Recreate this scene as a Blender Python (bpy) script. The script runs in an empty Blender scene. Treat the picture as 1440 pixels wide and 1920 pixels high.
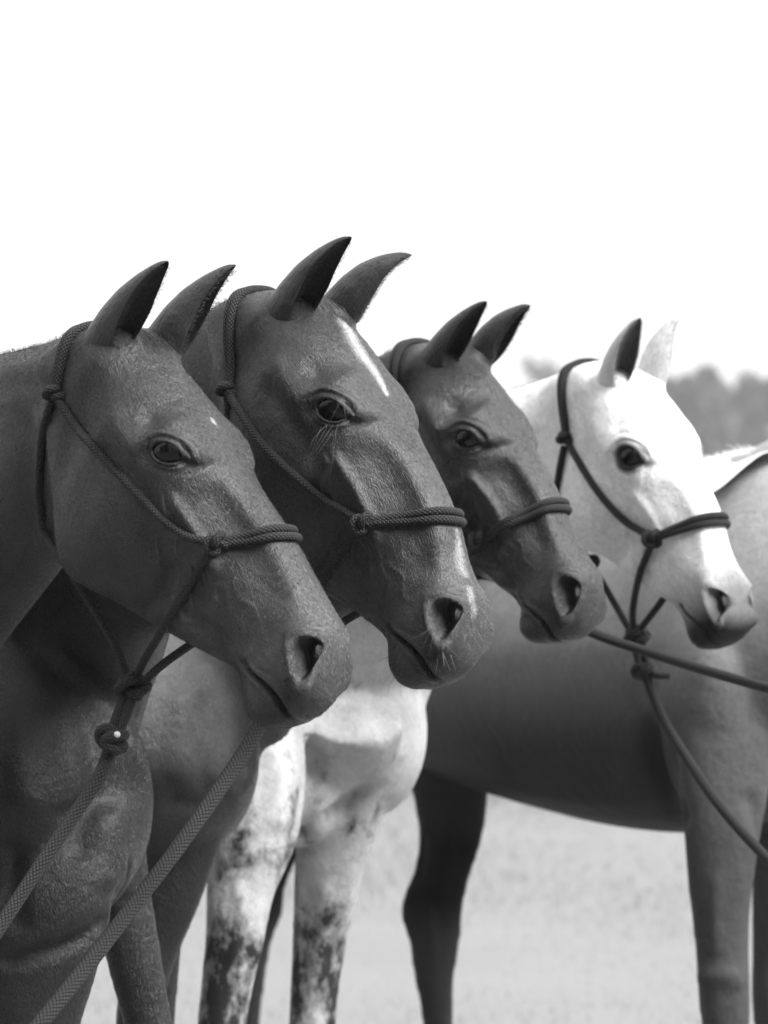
import bpy, bmesh, math, random
import numpy as np
from mathutils import Vector, Matrix
from mathutils.bvhtree import BVHTree
import time
T0 = time.time()
random.seed(7); rng = np.random.default_rng(7)
scene = bpy.context.scene
C = scene.collection
# ------------------------------------------------------------------ camera
F = 9310.0                      # focal length in photo pixels (1440 x 1920)
CAMZ = 1.55
PITCH = math.atan(90 / F)       # horizon sits 90 px above the middle
cam_d = bpy.data.cameras.new('camera'); cam = bpy.data.objects.new('camera', cam_d); C.objects.link(cam)
cam.location = (0, 0, CAMZ); cam.rotation_euler = (math.pi / 2 - PITCH, 0, 0)
cam_d.sensor_fit = 'VERTICAL'; cam_d.sensor_height = 36; cam_d.lens = 36 * F / 1920
cam_d.clip_start = .5; cam_d.clip_end = 3000
cam_d.dof.use_dof = True; cam_d.dof.focus_distance = 6.8; cam_d.dof.aperture_fstop = 8.0
scene.camera = cam
CR = np.array(Matrix.Rotation(math.pi / 2 - PITCH, 3, 'X'))
CO = np.array([0, 0, CAMZ])
# ------------------------------------------------------------------ world and sun
SKY_H = 8.6
SUN_EL, SUN_AZ = math.radians(46), math.radians(118)      # azimuth from +Y towards +X
w = bpy.data.worlds.new('World'); scene.world = w; w.use_nodes = True
nt = w.node_tree; nt.nodes.clear()
sky = nt.nodes.new('ShaderNodeTexSky'); sky.sky_type = 'NISHITA'; sky.sun_disc = False
sky.sun_elevation = SUN_EL; sky.sun_rotation = SUN_AZ; sky.air_density = 1.0; sky.dust_density = 4.0
bw = nt.nodes.new('ShaderNodeRGBToBW'); nt.links.new(sky.outputs[0], bw.inputs[0])
# overcast layer: standard overcast luminance, zenith about three times the horizon
def wm(op, a, b):
    x = nt.nodes.new('ShaderNodeMath'); x.operation = op
    for i, v in enumerate((a, b)):
        if isinstance(v, (int, float)): x.inputs[i].default_value = v
        else: nt.links.new(v, x.inputs[i])
    return x.outputs[0]
tc = nt.nodes.new('ShaderNodeTexCoord'); sx = nt.nodes.new('ShaderNodeSeparateXYZ'); nt.links.new(tc.outputs['Generated'], sx.inputs[0])
el = wm('MAXIMUM', sx.outputs[2], 0.0)
oc = wm('MULTIPLY', wm('ADD', wm('MULTIPLY', el, .8), 1.0), SKY_H)
mx = nt.nodes.new('ShaderNodeMix'); mx.data_type = 'FLOAT'; mx.inputs[0].default_value = .9
nt.links.new(bw.outputs[0], mx.inputs[2]); nt.links.new(oc, mx.inputs[3])
bg = nt.nodes.new('ShaderNodeBackground'); bg.inputs[1].default_value = .06
nt.links.new(mx.outputs[0], bg.inputs[0])
wo = nt.nodes.new('ShaderNodeOutputWorld'); nt.links.new(bg.outputs[0], wo.inputs[0])
sd = bpy.data.lights.new('sun', 'SUN'); sd.energy = 5.0; sd.angle = math.radians(36); sd.color = (1, 1, 1)
so = bpy.data.objects.new('sun', sd); C.objects.link(so)
sv = Vector((math.sin(SUN_AZ) * math.cos(SUN_EL), math.cos(SUN_AZ) * math.cos(SUN_EL), math.sin(SUN_EL)))
so.rotation_euler = (-sv).to_track_quat('-Z', 'Y').to_euler()
scene.view_settings.view_transform = 'Standard'; scene.view_settings.look = 'None'
scene.view_settings.exposure = 1.0; scene.view_settings.gamma = 1.0; scene.view_settings.use_curve_mapping = False
scene.render.engine = 'CYCLES'
scene.cycles.use_denoising = True
scene.cycles.max_bounces = 6; scene.cycles.diffuse_bounces = 3; scene.cycles.glossy_bounces = 2
scene.cycles.transparent_max_bounces = 4; scene.cycles.volume_bounces = 0

# ------------------------------------------------------------------ helpers
def pray(px, py):
    """direction (unit depth) through a photo pixel"""
    return CR @ np.array([(px - 720) / F, (960 - py) / F, -1.0])
def P(px, py, d):
    return CO + pray(px, py) * d
def project(p):
    q = (np.atleast_2d(p) - CO) @ CR
    return np.stack([720 + F * q[:, 0] / -q[:, 2], 960 - F * q[:, 1] / -q[:, 2]], 1)
def tag(o, label=None, cat=None, group=None, kind=None):
    if label: o['label'] = label
    if cat: o['category'] = cat
    if group: o['group'] = group
    if kind: o['kind'] = kind
    return o
def link(name, me, mat, parent=None):
    o = bpy.data.objects.new(name, me); C.objects.link(o)
    if mat: me.materials.append(mat)
    if parent is not None: o.parent = parent
    for p in me.polygons: p.use_smooth = True
    return o
def np_mesh(name, V, Fq, smooth=True):
    me = bpy.data.meshes.new(name)
    V = np.asarray(V, float)
    if isinstance(Fq, np.ndarray):
        n, k = Fq.shape
        me.vertices.add(len(V)); me.vertices.foreach_set('co', V.astype(np.float32).ravel())
        me.loops.add(n * k); me.loops.foreach_set('vertex_index', Fq.astype(np.int32).ravel())
        me.polygons.add(n); me.polygons.foreach_set('loop_start', np.arange(0, n * k, k, dtype=np.int32))
        me.update(calc_edges=True)
    else:
        me.from_pydata(V.tolist(), [], [list(f) for f in Fq])
    if smooth: me.polygons.foreach_set('use_smooth', np.ones(len(me.polygons), bool))
    me.validate(); return me
def sstep(a, b, x):
    t = np.clip((np.asarray(x, float) - a) / (b - a), 0, 1); return t * t * (3 - 2 * t)
def catmull(pts, n):
    """smooth curve through pts, n samples per span"""
    p = np.asarray(pts, float); p = np.vstack([2 * p[0] - p[1], p, 2 * p[-1] - p[-2]]); out = []
    for i in range(1, len(p) - 2):
        for k in range(n):
            t = k / n
            out.append(.5 * (2 * p[i] + (p[i + 1] - p[i - 1]) * t + (2 * p[i - 1] - 5 * p[i] + 4 * p[i + 1] - p[i + 2]) * t * t
                             + (-p[i - 1] + 3 * p[i] - 3 * p[i + 1] + p[i + 2]) * t ** 3))
    out.append(p[-2]); return np.array(out)
def grid_faces(nr, nc, closed=True, off=0, caps=True):
    f = []
    for i in range(nr - 1):
        for j in range(nc if closed else nc - 1):
            a = off + i * nc + j; b = off + i * nc + (j + 1) % nc
            f.append((a, b, b + nc, a + nc))
    if caps and closed:
        f.append(tuple(off + j for j in range(nc))[::-1]); f.append(tuple(off + (nr - 1) * nc + j for j in range(nc)))
    return f
def resample(path, step):
    path = np.asarray(path, float); d = np.r_[0, np.cumsum(np.linalg.norm(np.diff(path, axis=0), axis=1))]
    n = max(2, int(d[-1] / step) + 1); s = np.linspace(0, d[-1], n)
    return np.stack([np.interp(s, d, path[:, k]) for k in range(path.shape[1])], 1)
def smooth_path(p, it):
    p = p.copy()
    for _ in range(it): p[1:-1] = .5 * p[1:-1] + .25 * (p[:-2] + p[2:])
    return p
def tube_data(path, rad, nc=10, taper=False):
    path = np.asarray(path, float); n = len(path)
    rad = np.broadcast_to(np.asarray(rad, float), (n,))
    T = np.gradient(path, axis=0); T /= np.linalg.norm(T, axis=1)[:, None] + 1e-12
    a = np.cross(T[0], [0.3, .2, 1.0]); a /= np.linalg.norm(a); V = []
    for i in range(n):
        a = a - T[i] * a.dot(T[i]); a /= np.linalg.norm(a) + 1e-12; b = np.cross(T[i], a)
        th = np.linspace(0, 2 * np.pi, nc, endpoint=False)
        V.append(path[i] + rad[i] * (np.cos(th)[:, None] * a + np.sin(th)[:, None] * b))
    s = np.r_[0, np.cumsum(np.linalg.norm(np.diff(path, axis=0), axis=1))]
    return np.vstack(V), s
def tubes_mesh(name, items, nc=10):
    """items: (path, radius); one mesh with a UV map: u = metres along, v = turn"""
    V, Fc, UV = [], [], []; off = 0
    for path, rad in items:
        v, s = tube_data(path, rad, nc); nr = len(path); V.append(v)
        for i in range(nr - 1):
            for j in range(nc):
                a = off + i * nc + j; b = off + i * nc + (j + 1) % nc
                Fc.append((a, b, b + nc, a + nc)); UV += [(s[i], j / nc), (s[i], (j + 1) / nc), (s[i + 1], (j + 1) / nc), (s[i + 1], j / nc)]
        for e, rv in ((0, True), (nr - 1, False)):
            r = [off + e * nc + j for j in range(nc)]
            Fc.append(tuple(r[::-1] if rv else r)); UV += [(s[e], 0)] * nc
        off += len(v)
    me = bpy.data.meshes.new(name); me.from_pydata(np.vstack(V).tolist(), [], Fc)
    uv = me.uv_layers.new(name='UVMap'); uv.data.foreach_set('uv', np.array(UV, np.float32).ravel())
    me.polygons.foreach_set('use_smooth', np.ones(len(me.polygons), bool))
    return me

# ------------------------------------------------------------------ materials
class NT:
    def __init__(s, name):
        s.m = bpy.data.materials.new(name); s.m.use_nodes = True; s.t = s.m.node_tree
        s.b = s.t.nodes['Principled BSDF']; s.out = s.t.nodes['Material Output']
    def n(s, typ, **kw):
        x = s.t.nodes.new('ShaderNode' + typ)
        for k, v in kw.items(): setattr(x, k, v)
        return x
    def l(s, a, b): s.t.links.new(a, b)
    def val(s, sock, v):
        if hasattr(v, 'links') or hasattr(v, 'is_linked'): s.l(v, sock)
        else: sock.default_value = v
    def math(s, op, a, b=None, c=None, clamp=False):
        x = s.n('Math', operation=op, use_clamp=clamp); s.val(x.inputs[0], a)
        if b is not None: s.val(x.inputs[1], b)
        if c is not None: s.val(x.inputs[2], c)
        return x.outputs[0]
    def noise(s, vec, scale, detail=3, rough=.5, dist=0):
        x = s.n('TexNoise'); x.inputs['Scale'].default_value = scale; x.inputs['Detail'].default_value = detail
        x.inputs['Roughness'].default_value = rough; x.inputs['Distortion'].default_value = dist; s.l(vec, x.inputs['Vector']); return x.outputs['Fac']
    def scale(s, vec, v):
        x = s.n('VectorMath', operation='MULTIPLY'); s.l(vec, x.inputs[0]); x.inputs[1].default_value = v; return x.outputs[0]
    def attr(s, name): return s.n('Attribute', attribute_name=name)
    def ramp(s, fac, stops):
        x = s.n('ValToRGB'); s.l(fac, x.inputs[0]); e = x.color_ramp.elements
        for i, (p, v) in enumerate(stops):
            el = e[i] if i < 2 else e.new(p)
            el.position = p; el.color = (v, v, v, 1)
        return x.outputs[0]
    def grey(s, fac, target='Base Color'): s.l(fac, s.b.inputs[target])
    def bump(s, h, dist, strength=1, prev=None):
        x = s.n('Bump'); x.inputs['Strength'].default_value = strength; x.inputs['Distance'].default_value = dist
        s.l(h, x.inputs['Height'])
        if prev is not None: s.l(prev, x.inputs['Normal'])
        return x.outputs[0]

def coat(name, base, rough=.5, spec=.35, sheen=.15, mottle=.25, hair=.0012, mott_scale=9, seed=0, patch=None):
    k = NT(name); at = k.attr('flow').outputs['Vector']; at2 = k.attr('flow2').outputs['Vector']; hm = k.attr('headmask').outputs['Fac']
    def two(sv, *a):
        x = k.n('Mix', data_type='FLOAT'); k.l(hm, x.inputs[0]); k.l(k.noise(k.scale(at2, sv), *a), x.inputs[2]); k.l(k.noise(k.scale(at, sv), *a), x.inputs[3]); return x.outputs[0]
    tone = k.attr('tone').outputs['Fac']; skin = k.attr('skin').outputs['Fac']
    big = k.noise(k.n('NewGeometry').outputs['Position'], mott_scale, 5, .6, .4)
    streak = two((150, 680, 680), 1.0, 3, .6, .3)
    streak2 = two((260, 1300, 1300), 1.0, 2, .6, .2)
    clump = two((40, 150, 150), 1.0, 3, .6, .8)
    c = k.math('MULTIPLY', tone, k.math('MULTIPLY_ADD', k.math('SUBTRACT', big, .5), mottle * 2, 1.0))
    c = k.math('MULTIPLY', c, k.math('MULTIPLY_ADD', k.math('SUBTRACT', streak, .5), 1.1, 1.0))
    c = k.math('MULTIPLY', c, k.math('MULTIPLY_ADD', k.math('SUBTRACT', clump, .5), .7, 1.0))
    c = k.math('MULTIPLY', c, base)
    if patch:      # dark stockings and roan mottling: its own pigment
        lo, hi, dark, sc = patch
        pm = k.attr('patch').outputs['Fac']
        pn = k.noise(k.scale(k.n('NewGeometry').outputs['Position'], (1, 1, .6)), sc, 7, .68, .15)
        f = k.ramp(k.math('ADD', pn, k.math('MULTIPLY', pm, .55)), [(lo, 0), (hi, 1)])
        x = k.n('Mix', data_type='FLOAT'); k.l(f, x.inputs[0]); k.l(c, x.inputs[2])
        k.l(k.math('MULTIPLY', k.math('MULTIPLY_ADD', pn, .8, .5), dark), x.inputs[3]); c = x.outputs[0]
    x = k.n('Mix', data_type='FLOAT'); k.l(skin, x.inputs[0]); k.l(c, x.inputs[2])
    pores = k.noise(at, 300, 3, .6)
    k.l(k.math('MULTIPLY', k.math('MULTIPLY_ADD', pores, .8, .6), k.attr('skintone').outputs['Fac']), x.inputs[3])
    k.grey(k.math('MAXIMUM', x.outputs[0], .004))
    r = k.math('ADD', rough, k.math('MULTIPLY', k.math('SUBTRACT', streak, .5), .35))
    k.val(k.b.inputs['Roughness'], r); k.b.inputs['Specular IOR Level'].default_value = spec
    k.b.inputs['Sheen Weight'].default_value = sheen; k.b.inputs['Sheen Roughness'].default_value = .32
    k.b.inputs['Sheen Tint'].default_value = (1, 1, 1, 1)
    lumps = k.noise(k.n('NewGeometry').outputs['Position'], 38, 4, .55, .6)
    n0 = k.bump(lumps, .0042 if hair > .0006 else .0025, .8)
    n1 = k.bump(clump, hair * 1.2, .8, n0)
    n2 = k.bump(streak, hair, 1.0, n1)
    n3 = k.bump(streak2, hair * .45, .9, n2)
    k.l(n3, k.b.inputs['Normal'])
    return k.m
def simple(name, v, rough=.5, spec=.5, **kw):
    k = NT(name); n = k.noise(k.n('TexCoord').outputs['Object'], kw.get('sc', 60), 4)
    k.grey(k.math('MULTIPLY', k.math('MULTIPLY_ADD', n, .5, .75), v)); k.b.inputs['Roughness'].default_value = rough
    k.b.inputs['Specular IOR Level'].default_value = spec
    return k.m
def rope_mat(name, v, pitch=.011, n=3):
    k = NT(name); uv = k.n('UVMap').outputs['UV']; s = k.n('SeparateXYZ'); k.l(uv, s.inputs[0])
    u = k.math('DIVIDE', s.outputs[0], pitch); vv = k.math('MULTIPLY', s.outputs[1], n)
    a = k.math('SINE', k.math('MULTIPLY', k.math('ADD', u, vv), math.pi))
    b = k.math('SINE', k.math('MULTIPLY', k.math('SUBTRACT', u, vv), math.pi))
    h = k.math('ABSOLUTE', k.math('MULTIPLY', a, b))
    hh = k.math('POWER', h, .5)
    fib = k.noise(k.scale(k.n('TexCoord').outputs['Object'], (1, 1, 1)), 900, 3)
    c = k.math('MULTIPLY', k.math('MULTIPLY_ADD', hh, 1.5, .15), k.math('MULTIPLY_ADD', fib, .8, .6))
    k.grey(k.math('MULTIPLY', c, v)); k.b.inputs['Roughness'].default_value = .62; k.b.inputs['Specular IOR Level'].default_value = .25
    k.b.inputs['Sheen Weight'].default_value = .02
    k.l(k.bump(k.math('ADD', hh, k.math('MULTIPLY', fib, .25)), .0022, .9), k.b.inputs['Normal'])
    return k.m
def eye_mat():
    k = NT('horse_eye'); k.b.inputs['Base Color'].default_value = (.002, .002, .002, 1); k.b.inputs['Roughness'].default_value = .05
    k.b.inputs['Specular IOR Level'].default_value = .3
    return k.m
M_EYE = eye_mat()
M_HAIRD = simple('dark_hair', .03, .45, .4)
M_HAIRL = simple('pale_whisker', .20, .35, .5)
M_HAIRW = simple('white_mane_hair', .75, .5, .3)
M_ROPE = rope_mat('halter_rope', .014, .0058, 6); M_ROPEK = rope_mat('black_rope', .009, .006, 6); M_LEAD = rope_mat('lead_rope', .012, .0080, 10)
M_TAG = simple('white_tape', .42, .6)

# ------------------------------------------------------------------ ground
def build_ground():
    k = NT('mown_grass'); at = k.n('TexCoord').outputs['Object']
    n1 = k.noise(k.scale(at, (.6, .8, 1)), 1.3, 5, .6); n2 = k.noise(at, 14, 5, .65); n3 = k.noise(k.scale(at, (.2, .05, 1)), .5, 3)
    c = k.math('ADD', k.math('MULTIPLY', n1, .55), k.math('MULTIPLY', n2, .3)); c = k.math('ADD', c, k.math('MULTIPLY', n3, .95))
    k.grey(k.ramp(c, [(.2, .13), (1.7, .19)])); k.b.inputs['Roughness'].default_value = .9; k.b.inputs['Specular IOR Level'].default_value = .1
    k.l(k.bump(n2, .01, .4), k.b.inputs['Normal'])
    xs = np.r_[-1200, -300, np.linspace(-40, 40, 81), 300, 1200]; ys = np.r_[-200, -20, np.linspace(0, 60, 61), 90, 160, 400, 1600]
    V = []
    for y in ys:
        for x in xs:
            V.append((x, y, .025 * math.sin(x * .9 + y * .3) * math.sin(y * .7) - (.03)))
    nc = len(xs); me = np_mesh('ground', V, [(i * nc + j, i * nc + j + 1, (i + 1) * nc + j + 1, (i + 1) * nc + j) for i in range(len(ys) - 1) for j in range(nc - 1)])
    o = link('ground', me, k.m); tag(o, 'pale mown grass field under and behind the horses', kind='structure')
    # grass blades in the strip the camera looks at
    N = 45000; x = rng.uniform(-2.2, 2.6, N); y = 12.5 + 16 * rng.random(N) ** .8
    h = rng.uniform(.008, .02, N); a = rng.uniform(0, 2 * np.pi, N); lx, ly = rng.normal(0, .012, N), rng.normal(0, .012, N); wd = .0025
    b0 = np.stack([x - wd * np.cos(a), y - wd * np.sin(a), np.full(N, -.05)], 1); b1 = np.stack([x + wd * np.cos(a), y + wd * np.sin(a), np.full(N, -.05)], 1)
    t = np.stack([x + lx, y + ly, -.01 + h], 1)
    V = np.stack([b0, b1, t], 1).reshape(-1, 3); me = np_mesh('grass', V, np.arange(3 * N).reshape(N, 3))
    g = NT('grass_blade'); g.b.inputs['Base Color'].default_value = (.155, .155, .155, 1); g.b.inputs['Roughness'].default_value = .6
    o = link('grass', me, g.m); tag(o, 'short blades of mown grass in the field', kind='stuff')
build_ground()

# ------------------------------------------------------------------ generic lofts
def loft(rings, n=24, sub=5, top_narrow=.18):
    """rings: (top xyz, bottom xyz, half width) -> closed tube mesh data"""
    R = np.array([np.r_[t, b, h] for t, b, h in rings], float)
    R = catmull(R, sub); cen = (R[:, :3] + R[:, 3:6]) / 2; a = (R[:, :3] - R[:, 3:6]) / 2
    T = np.gradient(cen, axis=0); V = []
    th = np.linspace(0, 2 * np.pi, n, endpoint=False)
    for i in range(len(R)):
        s = np.cross(T[i], a[i]); s /= np.linalg.norm(s) + 1e-9
        c, sn = np.cos(th), np.sin(th)
        wv = R[i, 6] * np.sign(sn) * np.abs(sn) ** .9 * (1 - top_narrow * (c > 0) * c)
        V.append(cen[i] + a[i] * (np.sign(c) * np.abs(c) ** .95)[:, None] + s * wv[:, None])
    V = np.vstack(V); f = grid_faces(len(R), n)
    return V, f
def ellipsoid(c, ax, n=14):
    """ax: 3x3 rows = semi axes"""
    V = []; 
    for i in range(1, n):
        ph = math.pi * i / n
        for j in range(2 * n):
            t = math.pi * j / n; V.append([math.sin(ph) * math.cos(t), math.sin(ph) * math.sin(t), math.cos(ph)])
    V = np.array(V) @ np.array(ax) + np.array(c); f = grid_faces(n - 1, 2 * n)
    return V, f
def limb(pts, n=16, sub=4, fore=(1, 0, 0)):
    """pts: (xyz, half depth along fore, half width) vertical-ish limb"""
    R = catmull(np.array([np.r_[p, a, b] for p, a, b in pts], float), sub); V = []
    T = np.gradient(R[:, :3], axis=0); T /= np.linalg.norm(T, axis=1)[:, None]; th = np.linspace(0, 2 * np.pi, n, endpoint=False); fore = np.array(fore, float)
    for i in range(len(R)):
        u = fore - T[i] * fore.dot(T[i]); u /= np.linalg.norm(u); s = np.cross(T[i], u)
        V.append(R[i, :3] + u * (R[i, 3] * np.cos(th))[:, None] + s * (R[i, 4] * np.sin(th))[:, None])
    return np.vstack(V), grid_faces(len(R), n)
def fuse(parts, voxel, name):
    V, Fc, off = [], [], 0
    for v, f in parts:
        # make windings point outwards
        v = np.asarray(v); vol = 0.0
        for q in f:
            a = v[q[0]]
            for k in range(1, len(q) - 1): vol += np.dot(a, np.cross(v[q[k]], v[q[k + 1]]))
        V.append(v); Fc += [tuple(off + i for i in (q if vol > 0 else q[::-1])) for q in f]; off += len(v)
    me = bpy.data.meshes.new(name + '_raw'); me.from_pydata(np.vstack(V).tolist(), [], Fc)
    o = bpy.data.objects.new(name + '_raw', me); C.objects.link(o)
    m = o.modifiers.new('r', 'REMESH'); m.mode = 'VOXEL'; m.voxel_size = voxel
    dg = bpy.context.evaluated_depsgraph_get(); dg.update()
    out = bpy.data.meshes.new_from_object(o.evaluated_get(dg)); bpy.data.objects.remove(o); bpy.data.meshes.remove(me)
    return out
def get_v(me):
    a = np.empty(len(me.vertices) * 3, np.float32); me.vertices.foreach_get('co', a); return a.reshape(-1, 3).astype(float)
def set_v(me, V): me.vertices.foreach_set('co', V.astype(np.float32).ravel()); me.update()
def get_n(me):
    a = np.empty(len(me.vertices) * 3, np.float32); me.vertices.foreach_get('normal', a); return a.reshape(-1, 3).astype(float)
def laplace(me, it, lam=.5, wgt=None, taubin=False):
    V = get_v(me); E = np.empty(len(me.edges) * 2, np.int32); me.edges.foreach_get('vertices', E); E = E.reshape(-1, 2)
    n = len(V); deg = np.bincount(E.ravel(), minlength=n).astype(float); deg[deg == 0] = 1
    for _ in range(it):
        S = np.stack([np.bincount(E[:, 0], V[E[:, 1], k], n) + np.bincount(E[:, 1], V[E[:, 0], k], n) for k in range(3)], 1) / deg[:, None]
        l = lam if (_ % 2 == 0 or not taubin) else -lam * 1.04
        V = V + (S - V) * (l if wgt is None else (l * wgt)[:, None])
    set_v(me, V)
def subdivide(me, mask_fn):
    V = get_v(me); mk = mask_fn(V)
    bm = bmesh.new(); bm.from_mesh(me); bm.verts.ensure_lookup_table(); bm.edges.ensure_lookup_table()
    ed = [e for e in bm.edges if mk[e.verts[0].index] and mk[e.verts[1].index]]
    bmesh.ops.subdivide_edges(bm, edges=ed, cuts=1, use_grid_fill=True, smooth=0)
    bm.to_mesh(me); bm.free(); me.update()

# ------------------------------------------------------------------ the head template (metres; x poll->muzzle, y up the face, z towards the viewer's side)
TX = np.array([-.03, .0, .03, .064, .10, .16, .20, .235, .28, .32, .36, .40, .46, .50, .53, .56, .585, .626, .66])
TT = np.array([-.075, -.012, .030, .048, .054, .056, .056, .054, .048, .043, .040, .038, .036, .034, .032, .028, .020, -.045, -.05])
TBX = np.array([-.03, .0, .03, .06, .10, .15, .20, .25, .30, .346, .40, .45, .494, .53, .555, .58, .60, .62, .66])
TB = np.array([-.10, -.12, -.135, -.150, -.172, -.196, -.210, -.213, -.207, -.192, -.163, -.132, -.112, -.115, -.126, -.131, -.125, -.11, -.10])
WX = np.array([-.03, .05, .11, .16, .20, .235, .27, .31, .35, .40, .45, .50, .55, .59, .62])
WH = np.array([0, .15, .35, .55, .70, .82, .92, 1.0])
WT = np.array([
 [.030, .035, .040, .040, .040, .036, .030, .026],
 [.035, .050, .062, .068, .070, .066, .052, .040],
 [.042, .062, .076, .082, .086, .080, .062, .045],
 [.045, .068, .082, .088, .096, .094, .078, .058],
 [.044, .068, .083, .089, .098, .101, .092, .070],
 [.040, .064, .081, .087, .094, .100, .094, .072],
 [.036, .058, .076, .084, .087, .086, .078, .062],
 [.032, .050, .067, .077, .076, .068, .058, .050],
 [.030, .043, .057, .068, .066, .056, .047, .043],
 [.028, .037, .050, .057, .056, .049, .042, .039],
 [.027, .034, .045, .052, .052, .047, .041, .037],
 [.028, .036, .045, .051, .052, .049, .043, .037],
 [.032, .043, .050, .055, .060, .058, .048, .036],
 [.032, .044, .050, .055, .060, .058, .048, .036],
 [.032, .042, .048, .052, .056, .053, .045, .036]])
def _smooth_table(xs, ys, x):
    """C1 monotone-ish cubic"""
    d = np.gradient(ys, xs); i = np.clip(np.searchsorted(xs, x) - 1, 0, len(xs) - 2); h = xs[i + 1] - xs[i]; t = np.clip((x - xs[i]) / h, 0, 1)
    return ((2 * t ** 3 - 3 * t ** 2 + 1) * ys[i] + (t ** 3 - 2 * t ** 2 + t) * h * d[i] + (-2 * t ** 3 + 3 * t ** 2) * ys[i + 1] + (t ** 3 - t ** 2) * h * d[i + 1])
FRX = [.585, .592, .600, .606, .612, .618, .622, .6252, .626]; FRT = [.020, .016, .007, -.002, -.013, -.027, -.037, -.048, -.053]
FBX = [.575, .585, .595, .604, .611, .618, .623, .626]; FRB = [-.1312, -.128, -.120, -.108, -.095, -.081, -.068, -.055]
def head_template(nx=90, nt=29):
    s = np.linspace(0, 1, nx); xend = .626
    x = -.03 + (xend + .03) * (1 - (1 - s) ** 1.6)
    V = []
    for xi in x:
        yt = float(_smooth_table(TX, TT, xi)) if xi < .585 else float(np.interp(xi, FRX, FRT)); yb = float(_smooth_table(TBX, TB, xi)) if xi < .575 else float(np.interp(xi, FBX, FRB))
        u = max(0, (xi - .575) / (xend - .575)); g = math.sqrt(max(2e-3, 1 - u ** 2.4))
        tt = (1 - np.cos(np.linspace(0, np.pi, nt))) / 2
        wt = np.array([_smooth_table(WX, WT[:, k], xi) for k in range(len(WH))])
        w_ = _smooth_table(WH, wt, tt) * np.sqrt(np.clip(1 - np.abs(2 * tt - 1) ** 8, 0, 1)) * g ** .9
        y = yb + (yt - yb) * tt
        ring = [(xi, y[k], w_[k]) for k in range(nt)] + [(xi, y[k], -w_[k]) for k in range(nt - 2, 0, -1)]
        V += ring
    nc = 2 * nt - 2
    return np.array(V), grid_faces(nx, nc)
HT = head_template()

# landmarks of the template, in the order used by every horse below
LM = {'poll': (0, 0, 0), 'eye': (.232, .010, .098), 'farbrow': (.225, .034, -.093), 'nostril': (.574, -.014, .054), 'corner': (.520, -.083, .045),
      'chin': (.578, -.131, 0), 'mouthb': (.611, -.094, .01), 'muzzle': (.602, .002, -.042), 'bridge': (.41, .036, -.025), 'jaw': (.25, -.213, .03), 'groove': (.47, -.118, .02),
      'lip': (.622, -.055, -.02), 'nose2': (.52, .026, -.036), 'brow2': (.15, .052, -.05), 'nose3': (.33, .036, -.044), 'jawb': (.12, -.175, .045)}

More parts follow.
